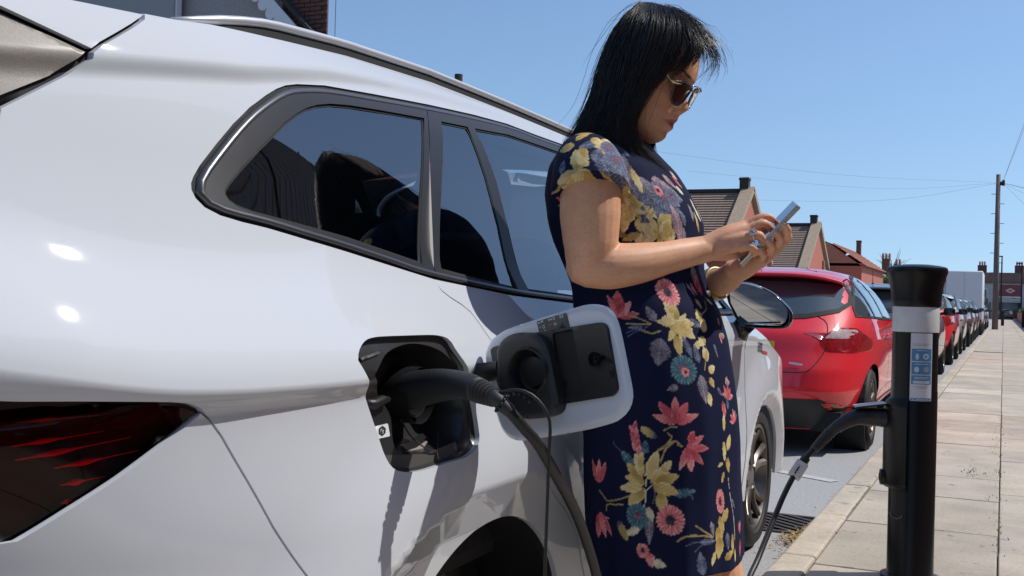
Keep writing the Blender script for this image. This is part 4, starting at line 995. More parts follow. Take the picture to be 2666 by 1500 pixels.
def sdisc(x, z, r, mat, n=16, rx=None):
    chart_panel('sticker_print', stf(.0801), [(s0-.040+x+(rx or r)*math.cos(a), z+r*math.sin(a)) for a in np.linspace(0, 2*PI, n, endpoint=False)], [], .006, mat, stk)
sdisc(.022, .786, .011, 'sticker_print', rx=.0055); sdisc(.051, .787, .0105, 'sticker_print'); sdisc(.051, .787, .006, 'sticker_blue') if False else None
sdisc(.021, .741, .010, 'sticker_print', rx=.008); sdisc(.052, .742, .010, 'sticker_grey')
chart_panel('plug_icon', stf(.0805), [(s0-.040+.047, .783), (s0-.040+.055, .783), (s0-.040+.055, .790), (s0-.040+.047, .790)], [], .006, 'sticker_blue', stk)
# ---- cable with a plug at each end
cb = thing('charging_cable', 'thick black charging cable running from the white car to the bollard', 'cable', (0, 0, 0))
car_end = np.array([(-.755, 1.612, .879), (-.735, 1.622, .858), (-.722, 1.645, .832), (-.710, 1.674, .805), (-.702, 1.739, .745), (-.700, 1.838, .662), (-.700, 1.915, .577), (-.70, 1.98, .49), (-.69, 2.05, .36), (-.67, 2.12, .23), (-.63, 2.22, .135), (-.56, 2.40, .1105), (-.45, 2.62, .1105), (-.42, 2.85, .1105), (-.50, 3.08, .1105), (-.62, 3.24, .1105), (-.70, 3.38, .122), (-.735, 3.52, .152), (-.728, 3.62, .20), (-.711, 3.70, .274), (-.680, 3.80, .391), (-.645, 3.85, .475), (-.612, 3.895, .530), (-.59, 3.92, .556)])
P = spline(car_end, 130)
mesh('cable_lead', *tube_vf(P, .0098, 12), 'cable', cb)
# car-side plug: a curved grip with a ribbed sleeve
PL = np.array([(-1.01, 1.705, .868), (-.98, 1.700, .876), (-.945, 1.694, .884), (-.905, 1.684, .892), (-.865, 1.668, .896), (-.83, 1.650, .896), (-.805, 1.636, .892)])
C_ = spline(PL, 26); rr = np.interp(np.linspace(0, 1, 26), [0, .15, .35, .6, .8, 1], [.036, .0355, .032, .0275, .0235, .0215])
grip = mesh('plug_grip', *tube_vf(C_, rr, 20, True, 1.0), 'charger_grip', cb)
end = C_[-1]; dv = C_[-1]-C_[-3]; dv /= np.linalg.norm(dv)
for i in range(5):
    a = end+dv*(.002+.0095*i); b = a+dv*.0062; r = .0215-.0011*i
    k = MB(); k.tube([a, a+dv*.001, b-dv*.001, b], [r-.0015, r, r, r-.0015], 18); k.build('sleeve_rib', 'charger_grip', grip, ang=40)
k = MB(); k.tube([end, end+dv*.046, np.array((-.755, 1.612, .879)), np.array((-.738, 1.620, .862))], [.0155, .0140, .0128, .011], 14); k.build('cable_sleeve', 'charger_grip', grip, ang=50)
# beaded tie round the cable with a thin cord hanging from it
tie = MB(); c = np.array((-.752, 1.614, .876))
T_ = np.array((.6, .3, -.72)); T_ /= np.linalg.norm(T_); n1_ = np.cross(T_, [0, 0, 1.]); n1_ /= np.linalg.norm(n1_); n2_ = np.cross(T_, n1_)
for i in range(12):
    a = 2*PI*i/12; p = c+(n1_*math.cos(a)+n2_*math.sin(a))*.0145+T_*(.004*math.sin(a)); k = tube_vf([p-T_*.0030, p-T_*.002, p, p+T_*.002, p+T_*.0030], [.001, .003, .0036, .003, .001], 6); tie.add(*k)
for i in range(5):
    p = c+np.array((.012+.008*i, .004*i, .012+.006*i-.002*i*i)); k = tube_vf([p-T_*.0028, p, p+T_*.0028], [.0015, .0032, .0015], 6); tie.add(*k)
o = tie.build('beaded_tie', 'cable', cb, True); o['kind'] = 'stuff'
cd_ = spline([(-.755, 1.612, .893), (-.725, 1.622, .899), (-.700, 1.632, .888), (-.680, 1.640, .862), (-.675, 1.642, .835), (-.675, 1.640, .78), (-.675, 1.636, .60), (-.676, 1.634, .42)], 40)
mesh('hanging_cord', *tube_vf(cd_, .0028, 8), 'cable', cb)
# bollard-side plug
bp_ = Vector((-.282, 4.061, .1)); PB = np.array([tuple(bp_+Vector(on_b(.100, .562))), tuple(bp_+Vector(on_b(.150, .562))), (-.470, 3.995, .660), (-.525, 3.955, .628), (-.565, 3.935, .588), (-.600, 3.908, .543)])
C_ = spline(PB, 22); rr = np.interp(np.linspace(0, 1, 22), [0, .15, .4, .65, 1], [.033, .0325, .027, .019, .0145])
g2 = mesh('plug_grip', *tube_vf(C_, rr, 18, True, 1.0), 'charger_grip', cb)
dv = C_[-1]-C_[-3]; dv /= np.linalg.norm(dv)
for i in range(6):
    a = C_[15]+(C_[-1]-C_[15])*(i/6); r = .0205-.0008*i
    k = MB(); k.tube([a, a+dv*.006], [r, r], 14); k.build('sleeve_rib', 'charger_grip', g2, ang=40)
e0 = np.array((-.630, 3.872, .500)); e1 = np.array((-.655, 3.840, .452)); ed = (e1-e0)/np.linalg.norm(e1-e0)
k = MB(); k.tube([e0-ed*.022, e0-ed*.004], [.0165, .0165], 12); k.build('cable_clip', 'black_plastic', cb, ang=40)
vw = np.array((-.6, -.8, 0)); sd = np.cross(ed, [0, -1, 0]); sd /= np.linalg.norm(sd); nn_ = np.cross(ed, sd)
k = MB(); Mx = Matrix((Vector(sd), Vector(ed), Vector(np.cross(sd, ed)))).transposed(); k.bbox(tuple((e0+e1)/2), (.044, .066, .026), .004, M3=Mx)
tagl = k.build('cable_tag', M('tag_white', (.60, .58, .55), .5, noise=.12, nscale=60), cb)
k = MB()
for i in range(3):
    cpt = (e0+e1)/2+ed*(.012*(i-1)); sg = 1 if np.cross(sd, ed)[1] < 0 else -1
    k.box(tuple(cpt+np.cross(sd, ed)*sg*.0138), (.022-.006*(i % 2), .002, .001), M3=Mx)
o = k.build('tag_print', 'sticker_grey', tagl); o['kind'] = 'stuff'

# ================================================================== the woman with the phone
PSI = math.radians(4)
wo = thing('person', 'woman in a navy floral dress and sunglasses leaning on the white car, tapping a phone', 'person', (-.782, 2.384, -.168), PSI); wo.scale = (1.16, 1.16, 1.16)
def LW(p): return (p[0], -p[1], p[2])            # (forward, to her right, up) -> the person's own frame (x forward, y left)
def evalmesh(o):
    dg = bpy.context.evaluated_depsgraph_get(); ev = o.evaluated_get(dg)
    me = bpy.data.meshes.new_from_object(ev); old = o.data; o.modifiers.clear(); o.data = me; bpy.data.meshes.remove(old); return o
def voxel(o, size, smooth=4, fac=.5):
    m = o.modifiers.new('r', 'REMESH'); m.mode = 'VOXEL'; m.voxel_size = size; m.use_smooth_shade = True
    if smooth:
        s = o.modifiers.new('s', 'SMOOTH'); s.factor = fac; s.iterations = smooth
    return evalmesh(o)
# ---- head
HS = 1.10; HP = math.radians(25); HO = np.array([-.0314, 0, 1.3911])
hf = np.array([math.cos(HP), 0, -math.sin(HP)]); hu = np.array([math.sin(HP), 0, math.cos(HP)])
HY = math.radians(-3)                                # the head turned a touch to her right
def head_pt(x, y, z):
    """head frame (x forward, y to her right, z up from the chin) -> person frame"""
    x, y, z = np.asarray(x, float)*HS, np.asarray(y, float)*HS, np.asarray(z, float)*HS
    xr = x*math.cos(HY)+y*math.sin(HY); yr = -x*math.sin(HY)+y*math.cos(HY)
    p = HO+xr[..., None]*hf+z[..., None]*hu
    p[..., 1] -= yr
    return p
zk = [0, .010, .022, .031, .040, .045, .050, .054, .059, .064, .067, .071, .080, .088, .097, .108, .118, .132, .148, .162, .176, .195, .210, .220, .2255]
XF = [.058, .073, .080, .0765, .0855, .0850, .0815, .0845, .0868, .0845, .0825, .0875, .0965, .0930, .0870, .0805, .0770, .0825, .0800, .0750, .068, .051, .028, .008, -.012]
XB = [.056, .070, .0755, .0745, .0765, .0770, .0770, .0775, .0778, .0775, .077, .076, .0745, .0735, .0730, .0725, .0730, .0805, .0795, .0745, .0678, .051, .028, .008, -.012]
WK = [.022, .036, .046, .051, .055, .0565, .058, .0592, .0605, .0615, .0622, .063, .065, .0665, .068, .0695, .071, .0725, .073, .072, .069, .058, .043, .028, .006]
BK = [.020, -.005, -.030, -.042, -.052, -.056, -.060, -.063, -.067, -.070, -.073, -.076, -.082, -.086, -.090, -.093, -.095, -.096, -.0955, -.093, -.088, -.075, -.056, -.038, -.020]
zr = np.concatenate([np.linspace(0, .2255, 110)])
def sm1(a):
    v = np.interp(zr, zk, a); k = np.array([1, 2, 3, 2, 1])/9; return np.convolve(np.pad(v, 2, mode='edge'), k, mode='valid')
xf, xb, wk, bk = sm1(XF), sm1(XB), sm1(WK), sm1(BK)
na = 96; ph = np.linspace(-PI, PI, na, endpoint=False); V = []
for i, z in enumerate(zr):
    cs, sn = np.cos(ph), np.sin(ph); e = 2/2.25
    X = np.where(cs > 0, (xb[i])*np.abs(cs)**e, bk[i]*np.abs(cs)**.95); Y = wk[i]*np.sign(sn)*np.abs(sn)**e
    if xb[i] < 0: X = X*0+xb[i]+(bk[i]-xb[i])*(.5-.5*cs)
    fr = np.clip(cs, 0, 1)**.3*(cs > 0)
    sg = np.interp(z, [.03, .045, .062, .072, .082, .10, .118, .135], [.022, .020, .018, .0125, .0115, .0095, .010, .03])
    X = X+(xf[i]-xb[i])*np.exp(-(Y/sg)**2)*fr
    X = X+fr*.0055*np.exp(-((np.abs(Y)-.0125)/.0055)**2-((z-.0735)/.0065)**2)             # nostril wings
    X = X-fr*.0075*np.exp(-((np.abs(Y)-.031)/.013)**2-((z-.113)/.010)**2)                 # eye sockets
    X = X+fr*.0045*np.exp(-((np.abs(Y)-.044)/.014)**2-((z-.088)/.014)**2)                 # cheekbones
    X = X-fr*.0025*np.exp(-((np.abs(Y)-.024)/.006)**2-((z-.049)/.006)**2)                 # mouth corners
    X = X-fr*.0028*np.exp(-(Y/.021)**2-((z-.0500)/.0016)**2)                              # line between the lips
    V.append(np.stack([X, Y, np.full(na, z)], 1))
V = np.array(V); Hp = head_pt(V[..., 0], V[..., 1], V[..., 2]).reshape(-1, 3); nr = len(zr)
Fh = [(i*na+j, (i+1)*na+j, (i+1)*na+(j+1) % na, i*na+(j+1) % na) for i in range(nr-1) for j in range(na)]+[tuple(range(na)), tuple((nr-1)*na+j for j in range(na-1, -1, -1))]
bd = MB(); bd.add(Hp, Fh)
def tb(pts, rad, n=14, k=None):
    P = np.array([LW(p) for p in pts]); 
    if k: 
        t = np.linspace(0, 1, len(P)); P2 = spline(P, k)
        s = np.concatenate([[0], np.cumsum(np.linalg.norm(np.diff(P, axis=0), axis=1))]); s /= s[-1]
        rad = np.interp(np.linspace(0, 1, k), s, rad); P = P2
    # rounded ends
    d0 = P[0]-P[1]; d0 /= np.linalg.norm(d0); d1 = P[-1]-P[-2]; d1 /= np.linalg.norm(d1); r0_, r1_ = rad[0], rad[-1]
    P = np.vstack([P[0]+d0*r0_*.9, P[0]+d0*r0_*.6, P, P[-1]+d1*r1_*.6, P[-1]+d1*r1_*.9]); R_ = np.concatenate([[r0_*.35, r0_*.8], rad, [r1_*.8, r1_*.35]])
    bd.add(*tube_vf(P, R_, n))
# neck, trunk
tb([(-.030, 0, 1.445), (-.050, 0, 1.40), (-.066, 0, 1.35), (-.07, 0, 1.30)], [.048, .049, .056, .075], 20, 12)
tb([(-.05, 0, 1.32), (-.03, 0, 1.2), (-.01, 0, 1.08), (.02, 0, .95), (.03, 0, .88)], [.085, .105, .105, .115, .11], 20, 14)
for s in (1, -1): tb([(-.06, s*.05, 1.32), (-.058, s*.12, 1.312), (-.05, s*.150, 1.300)], [.043, .044, .046], 16)
# right arm (towards the street) and left arm
tb([(-.050, .150, 1.305), (-.045, .176, 1.288), (-.038, .190, 1.255), (-.036, .193, 1.205), (-.034, .193, 1.155), (-.036, .191, 1.120), (-.030, .186, 1.112)], [.050, .054, .056, .0565, .051, .043, .040], 22, 24)
tb([(-.040, .190, 1.116), (.0, .176, 1.114), (.045, .148, 1.121), (.098, .101, 1.137), (.130, .070, 1.147), (.150, .052, 1.1525)], [.043, .0435, .0385, .0315, .0272, .0262], 22, 24)
tb([(-.050, -.150, 1.325), (-.045, -.180, 1.28), (-.036, -.195, 1.20), (-.030, -.195, 1.11)], [.050, .054, .053, .044], 18, 16)
tb([(-.030, -.192, 1.106), (.04, -.155, 1.082), (.11, -.10, 1.080), (.165, -.058, 1.094), (.185, -.045, 1.104)], [.043, .042, .035, .028, .0265], 18, 18)
# right hand: back of the hand, fingers tapping, thumb
KN = [(.220, .010, 1.2015), (.2275, .028, 1.1915), (.2265, .0425, 1.1755), (.2155, .0500, 1.1585)]
for i, k_ in enumerate(KN):
    w0 = (.152, .052-.006*(1.5-i)*-1*.6, 1.1525+.004*(1.5-i)); mid = tuple((np.array(w0)*.5+np.array(k_)*.5)+np.array([0, .002, .0035]))
    tb([w0, mid, k_], [.0195, .0155, .0112 if i < 3 else .0102], 12, 10)
tb([(.165, .036, 1.150), (.185, .020, 1.150), (.200, .018, 1.158)], [.019, .019, .014], 12)
FR = [[KN[0], (.247, .003, 1.2165), (.2615, -.003, 1.2185), (.2705, -.007, 1.2135)], [KN[1], (.2525, .021, 1.2045), (.2635, .011, 1.2005), (.268, .004, 1.1945)],
      [KN[2], (.2490, .038, 1.1815), (.2550, .028, 1.1705), (.2515, .020, 1.1625)], [KN[3], (.236, .0475, 1.1585), (.2435, .039, 1.1510), (.2395, .032, 1.1445)]]
for i, f in enumerate(FR): tb(f, np.array([.0102, .0088, .0078, .0066])*(1 if i < 3 else .88), 12, 16)
tb([(.172, .024, 1.147), (.196, .004, 1.147), (.219, -.004, 1.150), (.236, -.006, 1.157)], [.0145, .0115, .0098, .0078], 12, 14)
# left hand round the back of the phone
PC = np.array([.2625, -.002, 1.1865]); pd1 = np.array([.68, 0, .733]); pd1 /= np.linalg.norm(pd1)
pn = np.array([-.70, .30, .65]); pn -= pd1*(pn@pd1); pn /= np.linalg.norm(pn); pw = np.cross(pn, pd1); pw = pw if pw[1] > 0 else -pw
def ph_(u, v, w): return tuple(PC+pd1*u+pw*v+pn*w)          # along, across (to her right), towards the screen
for i, u in enumerate((-.040, -.018, .004, .024)):
    kn = ph_(u-.006, -.030, -.026-.003*i); r = (.0090, .0098, .0098, .0092)[i]
    tb([(.188, -.044+.004*i, 1.106+.003*i), tuple((np.array((.188, -.044, 1.108))+np.array(kn))/2+np.array([.006, -.004, -.004])), kn], [.0195, .016, .0112], 12, 10)
    tb([kn, ph_(u+.002, .004, -.020), ph_(u+.006, .030, -.0145), ph_(u+.009, .0425, -.004)], [r+.0008, r, r*.9, r*.75], 12, 16)
tb([(.195, -.052, 1.112), ph_(-.045, -.050, -.010), ph_(-.02, -.046, .002), ph_(.004, -.036, .0085)], [.016, .0125, .010, .0078], 12, 14)
tb([(.19, -.04, 1.108), ph_(-.05, -.02, -.024)], [.022, .018], 12)
# legs, feet in shoes
for s in (1, -1):
    tb([(.03, s*.080, .90), (.09, s*.082, .72), (.165-.01*(s > 0), s*.083, .53), (.178, s*.080, .40), (.185, s*.075, .33), (.19, s*.072, .285)], [.080, .066, .050, .050, .036, .034], 20, 26)
    tb([(.172, s*.075, .262), (.22, s*.08, .255), (.29, s*.085, .246)], [.034, .034, .022], 14)
body = bd.build('body', None, wo); body = voxel(body, .0026, 3, .5)
# skin colours by place: lips, brows, cheeks
me = body.data; n = len(me.vertices); co = np.empty(n*3); me.vertices.foreach_get('co', co); co = co.reshape(-1, 3)
q = co-HO; q = np.stack([q@hf, -q[:, 1], q@hu], 1)/HS; xh = q[:, 0]*math.cos(HY)-q[:, 1]*math.sin(HY); yh = q[:, 0]*math.sin(HY)+q[:, 1]*math.cos(HY); zh = q[:, 2]
skin = np.array([.74, .40, .24]); C0 = np.tile(skin, (n, 1))
def mixc(m, c): 
    global C0
    m = np.clip(m, 0, 1)[:, None]; C0 = C0*(1-m)+np.array(c)*m
face = (xh > .02)
lipm = face*np.exp(-(np.abs(yh)/.0225)**4)*np.clip((.0095-.0095*(np.abs(yh)/.03)**1.5-np.abs(zh-.0495))/.003, 0, 1)
mixc(lipm*.9, (.36, .075, .075))
mixc(face*np.exp(-((np.abs(yh)-.043)/.020)**2-((zh-.075)/.02)**2)*.35, (.56, .22, .14))
mixc(face*np.exp(-(yh/.016)**2-((zh-.078)/.010)**2)*.25, (.54, .20, .13))
brow = face*np.clip((.0034-np.abs(zh-(.1335+.004*np.exp(-((np.abs(yh)-.042)/.012)**2)-.5*np.maximum(np.abs(yh)-.05, 0))))/.0015, 0, 1)*(np.abs(yh) > .016)*(np.abs(yh) < .060)
mixc(brow*.85, (.03, .02, .018))
hand = (co[:, 0] > .17) & (co[:, 2] > 1.05)
mixc(hand*.22, (.60, .24, .16))
nz = np.sin(co[:, 0]*310+3*np.sin(co[:, 2]*270))*np.sin(co[:, 1]*290+2*np.sin(co[:, 0]*200)); C0 *= (1+.035*nz)[:, None]
mixc((co[:, 2] < .29).astype(float), (.02, .02, .022))
ca = me.color_attributes.new('skin', 'FLOAT_COLOR', 'POINT'); ca.data.foreach_set('color', np.c_[C0, np.ones(n)].ravel())
me.materials.clear(); me.materials.append(skin_mat(attr_mat('skin', 'skin', .50, sss=.12, spec=.40, bump=.07, bscale=600)))
# fingernails
nm = M('nail', (.62, .36, .30), .2, coat=.4)
def nail(p, d, up, parent, w=.0046, l=.0065):
    p, d, up = map(np.array, (LW(p), LW(d), LW(up))); d = d/np.linalg.norm(d); up = up-d*(up@d); up /= np.linalg.norm(up); s = np.cross(d, up)
    v = []; 
    for a in np.linspace(-1, 1, 5):
        for b in np.linspace(-1, 1, 5): v.append(p+d*l*a+s*w*b*(1-.25*max(0, a)**2)+up*(-.0022*b*b))
    mesh('fingernail', v, [(i*5+j, i*5+j+1, i*5+j+6, i*5+j+5) for i in range(4) for j in range(4)], nm, parent)
for f in FR[:2]:
    t = np.array(f[3]); d = t-np.array(f[2]); u_ = np.array([-.1, .35, .9]); nail(t+u_/np.linalg.norm(u_)*.0060, d, u_, body)
for u in (-.018, .004, .024): nail(ph_(u+.009, .0488, -.004), pn+.35*pw, pw, body)
# ---- dress
ZK = np.array([1.400, 1.385, 1.365, 1.34, 1.31, 1.26, 1.21, 1.16, 1.115, 1.085, 1.075, 1.04, .98, .91, .85, .78, .70, .62, .55, .47])
BKd = np.array([-.078, -.100, -.130, -.156, -.170, -.177, -.172, -.155, -.134, -.119, -.117, -.112, -.105, -.098, -.092, -.082, -.080, -.075, -.064, -.045])
FRd = np.array([-.012, .002, .022, .046, .076, .109, .132, .135, .137, .144, .146, .168, .187, .200, .210, .217, .220, .227, .228, .226])
HWd = np.array([.052, .070, .098, .136, .163, .170, .165, .158, .151, .148, .149, .160, .170, .175, .177, .178, .178, .180, .182, .182])
zz = np.linspace(1.400, .47, 190)
def smz(a):
    v = np.interp(-zz, -ZK, a); k = np.exp(-np.linspace(-2, 2, 9)**2); k /= k.sum(); return np.convolve(np.pad(v, 4, mode='edge'), k, mode='valid')
b_, f_, h_ = smz(BKd), smz(FRd), smz(HWd); nd = 160; th = np.linspace(-PI, PI, nd, endpoint=False); V = []
for i, z in enumerate(zz):
    c = (b_[i]+f_[i])/2; A = (f_[i]-b_[i])/2; e = 2/2.3; cs, sn = np.cos(th), np.sin(th)
    t = np.clip((1.07-z)/.6, 0, 1)
    g = 1+t*(.022*np.sin(9*th+2.2*z*4)+.014*np.sin(17*th+1.3))*(.4+.6*np.abs(sn))+.010*np.exp(-((z-1.09)/.02)**2)*np.sin(31*th)+.008*np.clip((1.3-z)/.1, 0, 1)*np.clip((z-1.1)/.1, 0, 1)*np.sin(7*th+z*60)
    a = c+A*np.sign(cs)*np.abs(cs)**e*g; l = h_[i]*np.sign(sn)*np.abs(sn)**e*g
    zc_ = np.full(nd, z)
    hem = .47+.085*_ss(.150, .170, a)
    zc_ = np.maximum(zc_, hem)
    # the overlap of the front closes along a soft ridge
    V.append(np.stack([a, -l, zc_], 1))
V = np.array(V); nr = len(zz)
db = MB(); db.add(V.reshape(-1, 3), [(i*nd+j, i*nd+(j+1) % nd, (i+1)*nd+(j+1) % nd, (i+1)*nd+j) for i in range(nr-1) for j in range(nd)]+[tuple(range(nd-1, -1, -1)), tuple((nr-1)*nd+j for j in range(nd))])
for s in (1, -1):
    P = np.array([LW(p) for p in ((-.085, s*.085, 1.325), (-.072, s*.12, 1.318), (-.058, s*.150, 1.304), (-.046, s*.176, 1.286), (-.038, s*.195, 1.266), (-.034, s*.202, 1.250))])
    db.add(*tube_vf(spline(P, 14), np.interp(np.linspace(0, 1, 14), [0, .2, .5, .8, 1], [.038, .052, .064, .0705, .0725]), 30))
dress = db.build('dress', None, wo); dress = voxel(dress, .0023, 3, .5)
me = dress.data; n = len(me.vertices); co = np.empty(n*3); me.vertices.foreach_get('co', co); co = co.reshape(-1, 3)
cz = np.interp(-co[:, 2], -zz, (b_+f_)/2); sA = np.interp(-co[:, 2], -zz, (f_-b_)/2); sH = np.interp(-co[:, 2], -zz, h_)
ang = np.arctan2(-co[:, 1]/sH, (co[:, 0]-cz)/sA)
DS, DZ = ang*.165, co[:, 2]                             # print coordinates: round the body, and up
